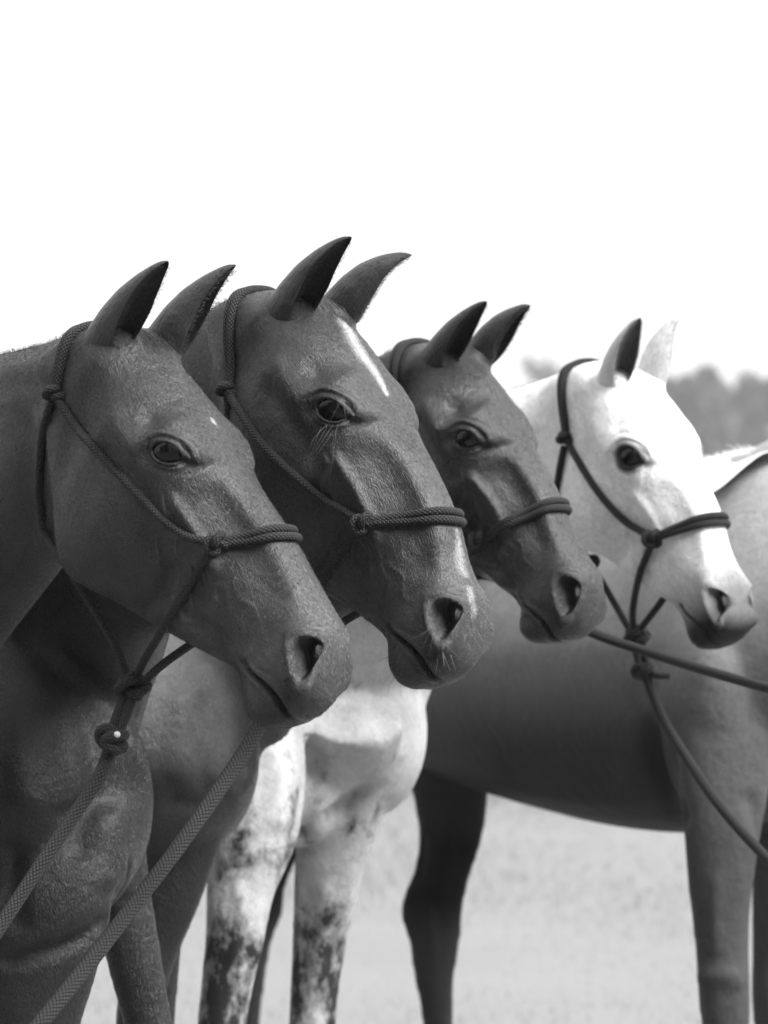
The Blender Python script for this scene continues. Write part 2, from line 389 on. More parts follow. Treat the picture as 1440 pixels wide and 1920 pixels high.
def rotv(r):
    th = np.linalg.norm(r)
    if th < 1e-9: return np.eye(3)
    return np.array(Matrix.Rotation(th, 3, Vector(r / th)))
class Head:
    def __init__(s, marks, depth, init=None, scale0=1.0):
        f = np.array([.526, -.793, .305]); n = np.array([-.5, 0, .866]); f -= n * f.dot(n); f /= np.linalg.norm(f); u = np.cross(n, f)
        R0 = np.stack([f, u, n], 1)                       # camera-space columns
        ks = [k for k in marks]; L = np.array([LM[k] for k in ks]); G = np.array([marks[k] for k in ks], float)
        wk = np.array([{'jaw': .4, 'jawb': .3, 'groove': .5, 'brow2': .5}.get(k, 1.0) for k in ks])
        def unpack(p):
            return rotv(p[:3]) @ R0, p[3], np.array([(p[4] - 720) / F * depth, (960 - p[5]) / F * depth, -depth])
        def res(p):
            R, sc, o = unpack(p); q = (L * sc) @ R.T + o
            pr = np.stack([720 + F * q[:, 0] / -q[:, 2], 960 - F * q[:, 1] / -q[:, 2]], 1)
            return np.r_[((pr - G) * wk[:, None]).ravel(), p[:3] * 60, (p[3] - scale0) * 300]
        p = np.r_[0, 0, 0, scale0, marks['poll'][0], marks['poll'][1]]
        for _ in range(12):
            r = res(p); J = np.stack([(res(p + e) - r) / 1e-4 for e in np.eye(6) * 1e-4], 1)
            p = p - np.linalg.lstsq(J.T @ J + 1e-6 * np.eye(6), J.T @ r, rcond=None)[0]
        s.R, s.sc, s.o = unpack(p); s.rms = np.sqrt((res(p)[:2 * len(ks)] ** 2).mean()); s.p = p
        # thin local warp so that every landmark projects exactly
        q = (L * s.sc) @ s.R.T + s.o; pr = np.stack([720 + F * q[:, 0] / -q[:, 2], 960 - F * q[:, 1] / -q[:, 2]], 1)
        D = []
        for i in range(len(ks)):
            k = F / -q[i, 2] * s.sc; A = np.array([[s.R[0, 0] * k, s.R[0, 1] * k], [-s.R[1, 0] * k, -s.R[1, 1] * k]])
            D.append(np.linalg.solve(A, G[i] - pr[i]))
        s.LX = L[:, :2]; D = np.array(D); K = s.kern(s.LX, s.LX) + .05 * np.eye(len(ks))
        s.Wt = np.linalg.solve(K, D)
        s.maxwarp = np.abs(D).max()
    def kern(s, a, b):
        d2 = ((a[:, None, :] - b[None]) ** 2).sum(-1); return np.exp(-d2 / (2 * .075 ** 2))
    def warp(s, L):
        L = np.asarray(L, float); out = L.copy(); out[:, :2] += s.kern(L[:, :2], s.LX) @ s.Wt; return out
    def world(s, L):
        q = (s.warp(np.atleast_2d(L)) * s.sc) @ s.R.T + s.o
        return q @ CR.T + CO
    def local(s, Wd):
        q = (np.atleast_2d(Wd) - CO) @ CR; w_ = ((q - s.o) @ s.R) / s.sc; t = w_.copy()
        for _ in range(5): t[:, :2] = w_[:, :2] - s.kern(t[:, :2], s.LX) @ s.Wt
        return t
    def axis(s, v): return CR @ (s.R @ np.array(v, float))
    def on_plane(s, px, py, z):
        """template point where the pixel's ray meets local z"""
        d = s.R.T @ np.array([(px - 720) / F, (960 - py) / F, -1.0]) / s.sc; o = s.R.T @ (-s.o) / s.sc
        t = (z - o[2]) / d[2]; w_ = o + d * t; x = w_.copy()[None]
        for _ in range(5): x[:, :2] = w_[None, :2] - s.kern(x[:, :2], s.LX) @ s.Wt
        return x[0]
    def wplane(s, px, py, z): return s.world(s.on_plane(px, py, z))[0]

# ---- sculpting strokes (template coordinates; returns outward displacement in metres)
def seg_dist(x, y, poly):
    poly = np.asarray(poly, float); best = np.full(x.shape, 1e9); tt = np.zeros(x.shape); tot = 0; n = len(poly) - 1
    for i in range(n):
        a, b = poly[i], poly[i + 1]; ab = b - a; l2 = ab @ ab
        t = np.clip(((x - a[0]) * ab[0] + (y - a[1]) * ab[1]) / l2, 0, 1)
        d = np.hypot(x - a[0] - t * ab[0], y - a[1] - t * ab[1]); m = d < best
        best = np.where(m, d, best); tt = np.where(m, (i + t) / n, tt)
    return best, tt
def blob(x, y, cx, cy, sx, sy, ang=0):
    c, s = math.cos(math.radians(ang)), math.sin(math.radians(ang)); u = (x - cx) * c + (y - cy) * s; v = -(x - cx) * s + (y - cy) * c
    return np.exp(-.5 * ((u / sx) ** 2 + (v / sy) ** 2))
def ridge(x, y, poly, wd, taper=True):
    poly = catmull(poly, 5) if len(poly) > 2 else np.array(poly, float)
    d, t = seg_dist(x, y, poly); r = np.exp(-(d / wd) ** 2)
    if taper: r = r * sstep(0, .18, t) * sstep(0, .18, 1 - t)
    return r
def eye_uv(x, y):
    a = math.radians(EYE_A); u = (x - EYE[0]) * math.cos(a) + (y - EYE[1]) * math.sin(a); v = -(x - EYE[0]) * math.sin(a) + (y - EYE[1]) * math.cos(a)
    return u, v
EW, EH_UP, EH_LO = .0245, .0150, .0128
EYE = (.232, .010); EYE_A = 25       # almond axis: roughly level in the photograph
def sculpt_broad(x, y, side):
    """big forms, applied on the coarse mesh"""
    d = np.zeros(x.shape)
    d += .006 * ridge(x, y, [(.185, .030), (.215, .040), (.25, .038), (.275, .022)], .020)          # brow bone
    d -= .008 * blob(x, y, .170, .020, .0125, .010, 20)                                                   # hollow above the eye
    d += .006 * ridge(x, y, [(.12, -.012), (.16, -.018), (.20, -.014)], .012)                            # cheek arch
    d += .0062 * ridge(x, y, [(.270, -.026), (.32, -.032), (.37, -.037), (.412, -.043)], .0075)            # facial crest
    d -= .006 * ridge(x, y, [(.26, -.085), (.32, -.085), (.38, -.075), (.43, -.070)], .020)              # below the crest
    d -= .0036 * ridge(x, y, [(.29, .006), (.35, .004), (.43, .001), (.50, .002)], .018)                  # beside the nasal bone
    d += .003 * ridge(x, y, [(.28, .032), (.36, .026), (.44, .024), (.52, .02)], .008)
    d += .006 * blob(x, y, .20, -.11, .06, .055, 0) - .004 * ridge(x, y, [(.12, -.05), (.17, -.05), (.23, -.045), (.28, -.06)], .012)
    d -= .007 * ridge(x, y, [(.31, -.19), (.335, -.16), (.345, -.12), (.33, -.08)], .012)                # front rim of the masseter
    d += .005 * ridge(x, y, [(.36, -.150), (.42, -.118), (.48, -.09)], .012)                             # jaw bar
    d -= .004 * ridge(x, y, [(.40, -.11), (.45, -.088), (.50, -.075)], .010)
    d -= .007 * blob(x, y, .505, -.108, .02, .012, -20)                                                  # chin groove
    d += .006 * blob(x, y, .565, -.114, .022, .016, 0)                                                   # lower lip
    d += .004 * blob(x, y, .535, -.055, .022, .02, 0)
    d -= .006 * blob(x, y, .085, -.06, .018, .05, 0)                                                     # behind the jaw
    d += .006 * blob(x, y, .06, .0, .022, .025)                                                          # ear muscle
    return d
MOUTH = [(.512, -.079), (.527, -.079), (.545, -.077), (.567, -.077), (.590, -.082), (.612, -.092), (.635, -.103)]
def nostril_uv(x, y):
    nx, ny = x - .574, y + .014; a = math.radians(-40); nu = nx * math.cos(a) + ny * math.sin(a); nv = -nx * math.sin(a) + ny * math.cos(a)
    nv = nv + 7.0 * nu ** 2 - .003
    q = np.sqrt((nu / .0335) ** 2 + (nv / (.0230 - .12 * nu)) ** 2); return nu, nv, q
def carve(x, y):
    """inward depth (metres) along the head's side axis: eye sockets and nostrils"""
    u, v = eye_uv(x, y); r = np.sqrt((u / EW) ** 2 + (v / np.where(v > 0, EH_UP, EH_LO)) ** 2)
    c = .018 * (1 - sstep(.82, 1.0, r))
    nu, nv, q = nostril_uv(x, y); wing = .66 * blob(nu, nv, .001, .0135, .024, .0105, -8)
    return c, (.034 * (1 - sstep(.62, 1.05, q)) * (1 - wing)) * (x > .5)
def sculpt_fine(x, y, veins=1.0, seed=0):
    d = np.zeros(x.shape); u, v = eye_uv(x, y)
    # eye: almond r<1 is the opening
    vv = np.where(v > 0, v / EH_UP, v / EH_LO); r = np.sqrt((np.abs(u) / EW) ** 2.0 + vv ** 2); th = np.arctan2(vv, u / EW)
    near = r < 5
    d += near * .0014 * np.exp(-((r - 1.16) / .18) ** 2)
    up = sstep(-.1, .5, np.sin(th)); lo = 1 - up; wob = .5 + .5 * np.cos(th * 1.0 - 1.2)
    d += near * up * (-.0024 * np.exp(-((r - 1.50 - .12 * wob) / .11) ** 2) + .0014 * np.exp(-((r - 1.85) / .28) ** 2) - .0011 * wob * np.exp(-((r - 2.2) / .12) ** 2))
    d += near * lo * (-.0018 * np.exp(-((r - 1.30) / .09) ** 2) + .0012 * np.exp(-((r - 1.52) / .15) ** 2) - .0012 * wob * np.exp(-((r - 2.1 - .2 * wob) / .14) ** 2))
    cx, cy = EYE[0] + math.cos(math.radians(EYE_A)) * .031, EYE[1] + math.sin(math.radians(EYE_A)) * .028 - .002
    d -= .005 * blob(x, y, cx, cy, .009, .0045, EYE_A - 14)
    d -= .004 * blob(x, y, EYE[0] - .026, EYE[1] - .022, .010, .010, 0)
    for k in range(5):                                                                     # brow wrinkles
        o = .004 * k
        d -= .0011 * ridge(x, y, [(.228 + o, .033 + o * .3), (.25 + o, .033), (.266 + o, .020 - o * .5), (.272 + o, .006 - o)], .0014)
    # nostril: comma-shaped
    nu, nv, q = nostril_uv(x, y)
    d += .0075 * np.exp(-((q - 1.24) / .24) ** 2) * (1 - .6 * sstep(.2, .9, nv / .017))
    d += .0035 * blob(x, y, .553, -.004, .010, .014, 35)
    d -= .0035 * ridge(x, y, [(.535, -.022), (.538, .006), (.553, .022), (.572, .024)], .0055)
    d -= .004 * ridge(x, y, [(.567, -.050), (.580, -.058), (.600, -.070)], .007)
    d += .003 * blob(x, y, .598, -.045, .007, .006)
    # mouth
    m = MOUTH
    dm, tm = seg_dist(x, y, catmull(m, 5)); op = sstep(0, .08, tm)
    d -= .0085 * np.exp(-(dm / .0021) ** 2) * op
    d += .0022 * np.exp(-((dm - .0065) / .004) ** 2) * op
    d -= .005 * blob(x, y, .514, -.080, .006, .005)
    for k in range(4):
        o = .0055 * (k + 1)
        d -= .0009 * ridge(x, y, [(.507 - o * .3, -.088 - o), (.517, -.094 - o), (.53, -.101 - o * .8)], .0013)
    for k in range(7):                                                                     # lip creases
        o = .006 * k
        d -= .0007 * ridge(x, y, [(.528 + o, -.070 + o * .25), (.545 + o, -.060 + o * .2), (.553 + o, -.045 + o * .2)], .0013)
    # veins
    V = veins * 1.6; x0_, y0_ = x, y; x = x + .0045 * np.sin(y * 95 + seed * 2.1); y = y + .004 * np.sin(x * 110 + seed * 1.3)
    d += V * .0018 * ridge(x, y, [(.315, -.055), (.335, -.068), (.36, -.072), (.385, -.09), (.41, -.10)], .0032)
    d += V * .0016 * ridge(x, y, [(.345, -.07), (.38, -.062), (.41, -.066), (.44, -.060)], .003)
    d += V * .0009 * ridge(x, y, [(.36, -.05), (.40, -.052), (.425, -.045), (.47, -.050), (.50, -.062)], .0030)
    d += V * .0006 * ridge(x, y, [(.42, -.035), (.46, -.028), (.52, -.034)], .0030)
    d += V * .0015 * ridge(x, y, [(.255, -.03), (.29, -.05), (.30, -.085), (.325, -.11)], .003)
    d += V * .0013 * ridge(x, y, [(.33, -.145), (.36, -.125), (.40, -.115), (.44, -.10)], .0035)
    d += V * .0002 * ridge(x, y, [(.14, .03), (.155, .036), (.17, .03), (.19, .034), (.21, .045)], .003)
    return d

def fur_mat(name, base):
    k = NT(name); tone = k.attr('tone').outputs['Fac']; rnd = k.attr('rnd').outputs['Fac']
    k.grey(k.math('MULTIPLY', k.math('MULTIPLY', tone, k.math('MULTIPLY_ADD', k.math('POWER', rnd, 2.0), 2.4, .25)), base)); k.b.inputs['Roughness'].default_value = .36
    k.b.inputs['Specular IOR Level'].default_value = .40
    return k.m
def fur(hd, me, root, base, count, length, width, name, ymax=2000):
    """short lying coat hairs, one blade each, rooted all over the side that can be seen"""
    me.calc_loop_triangles(); nt_ = len(me.loop_triangles); T = np.empty(nt_ * 3, np.int32); me.loop_triangles.foreach_get('vertices', T); T = T.reshape(-1, 3)
    V = get_v(me); N = get_n(me); A, B, Cc = V[T[:, 0]], V[T[:, 1]], V[T[:, 2]]; cr = np.cross(B - A, Cc - A); area = np.linalg.norm(cr, axis=1) / 2; n = cr / (2 * area[:, None] + 1e-12); cen = (A + B + Cc) / 3
    px = project(cen); view = CO - cen; view /= np.linalg.norm(view, axis=1)[:, None]; skin = np.empty(len(V), np.float32); me.attributes['skin'].data.foreach_get('value', skin); tone = np.empty(len(V), np.float32); me.attributes['tone'].data.foreach_get('value', tone)
    ok = ((n * view).sum(1) > -.35) & (px[:, 0] > -120) & (px[:, 0] < 1560) & (px[:, 1] > 300) & (px[:, 1] < ymax) & (skin[T[:, 0]] < .25)
    w_ = area * ok; w_ /= w_.sum(); k_ = rng.choice(nt_, count, p=w_); r1, r2 = rng.random(count), rng.random(count); q = np.sqrt(r1)
    a, b, c = 1 - q, q * (1 - r2), q * r2; Pt = A[k_] * a[:, None] + B[k_] * b[:, None] + Cc[k_] * c[:, None]
    Nn = N[T[k_, 0]] * a[:, None] + N[T[k_, 1]] * b[:, None] + N[T[k_, 2]] * c[:, None]; Nn /= np.linalg.norm(Nn, axis=1)[:, None]
    L = hd.local(Pt); hm = sstep(.0, .10, L[:, 0]) * sstep(-.27, -.2, L[:, 1]); ch = sstep(.0, -.12, L[:, 1]) * sstep(.35, .2, L[:, 0])
    hdv = hd.axis((1, 0, 0))[None] * (1 - .5 * ch)[:, None] - hd.axis((0, 1, 0))[None] * (.15 + .7 * ch)[:, None]; bd = np.array([-.25, .1, -1.0])
    d = hdv * hm[:, None] + bd * (1 - hm)[:, None] + rng.normal(0, .22, (count, 3))
    ph = Pt * 21; d += .28 * np.stack([np.sin(ph[:, 2] + 2 * np.sin(ph[:, 0])), np.cos(ph[:, 0] * 1.2), np.sin(ph[:, 0] + ph[:, 2] * .7)], 1)
    d -= Nn * (d * Nn).sum(1)[:, None]; d /= np.linalg.norm(d, axis=1)[:, None] + 1e-9
    lift = rng.uniform(.10, .34, count)[:, None]; sd_ = np.cross(Nn, d); roll = rng.normal(0, .5, count)[:, None]; sd_ = sd_ * np.cos(roll) + Nn * np.sin(roll)
    ln = (length * rng.uniform(.6, 1.3, count))[:, None]; tip = Pt + (d * np.cos(lift) + Nn * np.sin(lift)) * ln; root_ = Pt - Nn * .0004; Vv = np.stack([root_ - sd_ * width / 2, root_ + sd_ * width / 2, tip], 1).reshape(-1, 3)
    m = np_mesh(name, Vv, np.arange(3 * count).reshape(count, 3), False)
    for nm, arr in (('tone', np.repeat(tone[T[k_, 0]], 3)), ('rnd', np.repeat(rng.random(count), 3))):
        at = m.attributes.new(nm, 'FLOAT', 'POINT'); at.data.foreach_set('value', arr.astype(np.float32))
    o = bpy.data.objects.new(name, m); C.objects.link(o); m.materials.append(fur_mat(name + '_fur', base)); o.parent = root; tag(o, kind='stuff')
def bodyflow(V):
    return np.stack([V[:, 2] - .35 * V[:, 0], V[:, 0] * .95 + .3 * V[:, 2], V[:, 1] * .9], 1)
def build_horse(key, label, mat, marks, depth, scale0, parts, necks, tone_fn, ear_marks, veins=1.0, voxel=.0075, skin_v=.006, bone=(1.5, 1.2), strokes=None):
    hd = Head(marks, depth, scale0=scale0)
    print(key, 'fit rms px %.1f scale %.3f maxwarp %.3f' % (hd.rms, hd.sc, hd.maxwarp), 'rot', np.round(np.degrees(hd.p[:3]), 1))
    V = hd.world(HT[0])
    eb = []
    for (b, t, z0, z1, sgn, yawo) in ear_marks:
        B = hd.wplane(*b, z0); T = hd.wplane(*t, z1); ax = (T - B) / np.linalg.norm(T - B); eb.append(ellipsoid(B - ax * .020 * hd.sc, np.eye(3) * .0315 * hd.sc, 10))
    me = fuse([(V, HT[1])] + eb + [loft([(P(*t, d), P(*b, d), h) for t, b, d, h in necks])] + parts, voxel, key)
    laplace(me, 3)
    # blend the head into the neck
    L = hd.local(get_v(me)); jn = np.exp(-(np.maximum(0, np.abs(L[:, 0] - .03) - .05) / .03) ** 2) * (L[:, 1] > -.35) * (L[:, 1] < .2) * (np.abs(L[:, 2]) < .2)
    rest = (L[:, 0] < -.05) | (L[:, 1] < -.26)
    laplace(me, 14, .5, np.clip(jn, 0, 1)); laplace(me, 60, .6, np.clip(rest * 1.0, 0, 1), True)
    def inhead(V, m=0.0):
        L = hd.local(V); return (L[:, 0] > .0 - m) & (L[:, 0] < .72) & (L[:, 1] > -.27) & (L[:, 1] < .12) & (np.abs(L[:, 2]) < .16)
    def fade(V):
        L = hd.local(V); return sstep(.0, .05, L[:, 0]) * sstep(-.27, -.23, L[:, 1]) * inhead(V)
    sculpt_b = lambda x, y, s: sculpt_broad(x, y, s)
    def disp(fn, far=1.0):
        V = get_v(me); N = get_n(me); m = inhead(V); idx = np.nonzero(m)[0]; L = hd.local(V[idx])
        nl = (N[idx] @ CR) @ hd.R; side = sstep(.05, .45, nl[:, 2] * np.sign(L[:, 2]))
        V[idx] += N[idx] * (fn(L[:, 0], L[:, 1], side) * side * np.where(L[:, 2] > 0, 1, np.where(L[:, 0] < .4, far, .35 if far < 1 else 1)) * sstep(.02, .07, L[:, 0]) * hd.sc * bone[0 if fn is sculpt_b else 1])[:, None]; set_v(me, V)
    subdivide(me, lambda V: inhead(V)); laplace(me, 2, .5, fade(get_v(me)))
    disp(sculpt_b, .35)
    laplace(me, 2, .5, fade(get_v(me)))
    def feat(V):
        L = hd.local(V); x, y = L[:, 0], L[:, 1]
        return inhead(V) & (L[:, 2] > 0) | (inhead(V) & (x > .48)) | (inhead(V) & (x > .16) & (x < .3) & (y > -.04))
    subdivide(me, feat); laplace(me, 1, .5, fade(get_v(me)))
    disp(lambda x, y, s: sculpt_fine(x, y, veins, int(key[1]) * 1.7), .55)
    Vc = get_v(me); Nc = get_n(me); idx = np.nonzero(inhead(Vc))[0]; L = hd.local(Vc[idx]); nl = (Nc[idx] @ CR) @ hd.R
    ce, cn = carve(L[:, 0], L[:, 1]); sg = np.sign(L[:, 2]); side = sstep(.0, .12, nl[:, 2] * sg)
    zax = hd.axis((0, 0, 1)); xax = hd.axis((1, 0, 0))
    Vc[idx] += -(ce + cn)[:, None] * (side * sg)[:, None] * zax * hd.sc - (cn * side * .35)[:, None] * xax * hd.sc
    set_v(me, Vc)
    if strokes: pxsculpt(me, strokes)
    # attributes
    V = get_v(me); L = hd.local(V); mh = inhead(V, .0); x, y, z = L.T
    flow = L.copy(); flow2 = bodyflow(V); hmask = sstep(.0, .07, x) * sstep(-.27, -.2, y) * (np.abs(z) < .2)
    u_, v_ = eye_uv(x, y); r = np.sqrt((u_ / EW) ** 2 + (v_ / EH_UP) ** 2)
    cx, cy = EYE[0] + .028, EYE[1] + .012
    skin = mh * (np.maximum(1 - sstep(1.1, 1.9, r), .8 * blob(x, y, cx, cy, .012, .007, 20)) * (np.abs(z) > .05))
    nu, nv, q = nostril_uv(x, y); skin = np.maximum(skin, mh * (1 - sstep(.85, 1.1, q)) * (x > .5))
    dm, tm = seg_dist(x, y, MOUTH)
    skin = np.maximum(skin, mh * .9 * (1 - sstep(.003, .006, dm)) * (x > .5))
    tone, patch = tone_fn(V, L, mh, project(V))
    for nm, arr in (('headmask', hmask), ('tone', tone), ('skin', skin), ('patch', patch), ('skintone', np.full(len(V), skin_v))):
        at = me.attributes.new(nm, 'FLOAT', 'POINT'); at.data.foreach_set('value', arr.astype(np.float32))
    at = me.attributes.new('flow', 'FLOAT_VECTOR', 'POINT'); at.data.foreach_set('vector', flow.astype(np.float32).ravel())
    at = me.attributes.new('flow2', 'FLOAT_VECTOR', 'POINT'); at.data.foreach_set('vector', flow2.astype(np.float32).ravel())
    me.polygons.foreach_set('use_smooth', np.ones(len(me.polygons), bool))
    root = bpy.data.objects.new('horse', None); C.objects.link(root); tag(root, label, 'horse', 'horses standing side by side in the line')
    me.materials.clear(); link('body', me, mat, root)
    # snap helper
    bvh = BVHTree.FromPolygons([tuple(v) for v in get_v(me)], [tuple(p.vertices) for p in me.polygons]) if False else None
    bm = bmesh.new(); bm.from_mesh(me); bvh = BVHTree.FromBMesh(bm); bm.free()
    # eyes
    for sgn in (1, -1):
        e = np.array([EYE[0] - .001, EYE[1], sgn * .30]); o = hd.world(e)[0]; dr = -hd.axis((0, 0, sgn))
        hit, nr, _, _ = bvh.ray_cast(Vector(o), Vector(dr))
        if hit is None: continue
        # lid plane = ring of points around the opening
        ring = []
        for k in range(10):
            t = 2 * math.pi * k / 10; aa = math.radians(EYE_A); uu, v2 = .029 * math.cos(t), .0175 * math.sin(t)
            pp = hd.world(np.array([EYE[0] + uu * math.cos(aa) - v2 * math.sin(aa), EYE[1] + uu * math.sin(aa) + v2 * math.cos(aa), sgn * .3]))[0]
            h2, _, _, _ = bvh.ray_cast(Vector(pp), Vector(dr)); 
            if h2: ring.append(np.array(h2))
        cen = np.mean(ring, 0); nrm = np.linalg.svd(np.array(ring) - cen)[2][2]; nrm = nrm if nrm @ dr < 0 else -nrm
        rad = .0290 * hd.sc; c = cen - nrm * (rad * .86)
        ev, ef = ellipsoid((0, 0, 0), np.eye(3) * rad, 20)
        eo = link('eye', np_mesh('eye', ev, ef), M_EYE, root); eo.location = c
    # ears
    inner = (.0, .0)
    for (b, t, z0, z1, sgn, yawo) in ear_marks:
        hook = .012 if key == 'h2' else 0
        B = hd.wplane(*b, z0); T = hd.wplane(*t, z1); ax = T - B; ln = np.linalg.norm(ax); ax /= ln
        O = hd.axis((math.cos(yawo), .1, sgn * math.sin(yawo))); O -= ax * O.dot(ax); O /= np.linalg.norm(O); S = np.cross(ax, O)
        nh, nc = 26, 25; outer, innr = [], []
        for i in range(nh):
            h = i / (nh - 1); rr = .0272 * hd.sc * float(np.interp(h, [0, .12, .3, .5, .7, .85, .95, 1], [1.0, 1.05, 1.10, 1.0, .74, .49, .29, .08]))
            A = math.radians(float(np.interp(h, [0, .12, .3, .6, .85, 1], [178, 166, 132, 106, 94, 90])))
            bend = -O * (.001 * math.sin(math.pi * h) - (.004 if hook == 0 else hook) * h ** 4) * hd.sc
            for j in range(nc):
                p = (j / (nc - 1) * 2 - 1); ph = p * A; th_ = .0032 * hd.sc * (1 - .6 * abs(p) ** 3) * (1 - .7 * h)
                dirv = -O * math.cos(ph) + S * math.sin(ph)
                cp = B + ax * (h * ln - .034 * (1 - h) ** 2) + bend
                squash = O * (-math.cos(ph)) * rr * .05
                outer.append(cp + dirv * rr + squash); innr.append(cp + dirv * max(rr - th_, rr * .3))
        V = np.vstack([outer, innr]); n1 = nh * nc; Fc = []
        for i in range(nh - 1):
            for j in range(nc - 1):
                a = i * nc + j; Fc.append((a, a + 1, a + nc + 1, a + nc)); a += n1; Fc.append((a, a + nc, a + nc + 1, a + 1))
            for j in (0, nc - 1):
                a = i * nc + j; q = (a, a + nc, a + nc + n1, a + n1); Fc.append(q if j == 0 else q[::-1])
        for j in range(nc - 1): a = (nh - 1) * nc + j; Fc.append((a, a + 1, a + 1 + n1, a + n1))
        em = np_mesh('ear', V, Fc)
        hh = np.tile(np.repeat(np.linspace(0, 1, nh), nc), 2); isin = np.r_[np.zeros(n1), np.ones(n1)]; edge = np.tile(np.abs(np.tile(np.linspace(-1, 1, nc), nh)), 2)
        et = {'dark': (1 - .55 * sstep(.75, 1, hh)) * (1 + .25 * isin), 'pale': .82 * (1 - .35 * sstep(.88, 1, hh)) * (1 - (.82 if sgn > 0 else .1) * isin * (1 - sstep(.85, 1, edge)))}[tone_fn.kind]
        for nm, arr in (('headmask', np.ones(2 * n1)), ('tone', et), ('skin', np.zeros(2 * n1)), ('patch', np.full(2 * n1, -.5)), ('skintone', np.full(2 * n1, skin_v))):
            at = em.attributes.new(nm, 'FLOAT', 'POINT'); at.data.foreach_set('value', arr.astype(np.float32))
        fl = np.stack([hh * ln, np.tile(np.tile(np.linspace(-1, 1, nc), nh), 2) * .04, isin * .1], 1)
        at = em.attributes.new('flow', 'FLOAT_VECTOR', 'POINT'); at.data.foreach_set('vector', fl.astype(np.float32).ravel())
        link('ear', em, mat, root)
        # fine hairs lining the open edges
        hs = []
        for i in range(2, nh - 2):
            for j, sg in ((0, -1), (nc - 1, 1)):
                for r_ in range(12):
                    h0 = V[n1 + i * nc + j] + rng.normal(0, .0015, 3); dr = (O * .8 - S * sg * rng.uniform(.3, 1.2) + ax * rng.uniform(.3, .9)); dr /= np.linalg.norm(dr)
                    hs.append((np.array([h0, h0 + dr * .0025, h0 + dr * .005 + ax * .002]), np.array([.00028, .0002, .00005])))
        for _ in range(420):
            i = int(rng.integers(2, nh - 3)); j = int(rng.integers(1, nc - 1)); h0 = V[n1 + i * nc + j]; dr = O * rng.uniform(.2, .8) + ax * rng.uniform(.4, 1) + S * rng.normal(0, .3); dr /= np.linalg.norm(dr); l_ = rng.uniform(.5, 1.3)
            hs.append((np.array([h0, h0 + dr * .005 * l_, h0 + dr * .010 * l_]), np.array([.00026, .0002, .00005])))
        tag(link('ear_hair', tubes_mesh('ear_hair', hs, 3), M_HAIRD if tone_fn.kind == 'dark' else M_HAIRL, root), kind='stuff')
    return dict(root=root, head=hd, bvh=bvh, me=me)

# ------------------------------------------------------------------ bodies in horse coordinates: s back from the chest, z up, w to the viewer's side
def torso_parts(origin, yaw, sc=1.0, chest=1.0, fore=None, hind=True, far_fore=None):
    """origin = point on the ground below the front of the chest; yaw turns the spine away from the photo plane"""
    back = np.array([-math.cos(yaw), math.sin(yaw), 0]); side = np.array([-math.sin(yaw), -math.cos(yaw), 0])   # towards the viewer
    def Q(s, z, w_=0): return np.array(origin) + (back * s + side * w_) * sc + np.array([0, 0, z * sc])
    R = [(.0, 1.17, 1.0, .07), (.04, 1.24, .93, .13), (.12, 1.34, .87, .185), (.26, 1.46, .83, .215), (.42, 1.53, .80, .235), (.62, 1.48, .78, .265), (.9, 1.45, .79, .285),
         (1.12, 1.49, .86, .27), (1.32, 1.50, .93, .25), (1.48, 1.42, 1.02, .19), (1.57, 1.28, 1.12, .08)]
    parts = [loft([(Q(s, zt), Q(s, zb), h * sc) for s, zt, zb, h in R], 28)]
    def leg(pts, w_):
        return limb([(Q(s, z, w_ + dw), a * sc, b * sc) for s, z, dw, a, b in pts], fore=back)
    FL = [(.16, 1.22, -.03, .09, .05), (.18, 1.08, 0, .115, .075), (.24, .95, .0, .105, .07), (.27, .84, 0, .082, .058), (.27, .70, 0, .060, .048), (.265, .56, 0, .045, .038), (.255, .485, 0, .046, .043), (.265, .44, 0, .044, .042), (.275, .38, 0, .032, .030),
          (.275, .25, 0, .028, .024), (.275, .17, 0, .037, .033), (.25, .10, 0, .028, .028), (.235, .055, 0, .048, .046), (.225, .0, 0, .062, .056)]
    for w_, ov in ((.135, fore), (-.135, far_fore)):
        if ov is not False: parts.append(leg(FL if ov is None else ov, w_))
    HL = [(1.30, 1.30, -.02, .16, .09), (1.28, 1.12, 0, .19, .105), (1.24, .98, .01, .15, .10), (1.30, .84, .0, .10, .075), (1.40, .70, 0, .066, .05), (1.47, .59, 0, .058, .042), (1.475, .52, 0, .052, .04), (1.45, .44, 0, .040, .034),
          (1.44, .30, 0, .031, .026), (1.43, .18, 0, .038, .034), (1.39, .10, 0, .030, .029), (1.37, .055, 0, .050, .046), (1.36, 0, 0, .062, .055)]
    if hind:
        parts.append(leg(HL, .13)); parts.append(leg([(s + .09, z, dw, a, b) for s, z, dw, a, b in HL], -.13))
    return parts, Q

def pleg(pts, fore):
    """limb given by photo pixels: (x, y, width px, depth m, depth half-thickness factor)"""
    out = []
    for x, y, wpx, d, k in pts:
        r = wpx / 2 / F * d; out.append((P(x, y, d), r, r * k))
    return limb(out, n=18, fore=fore)

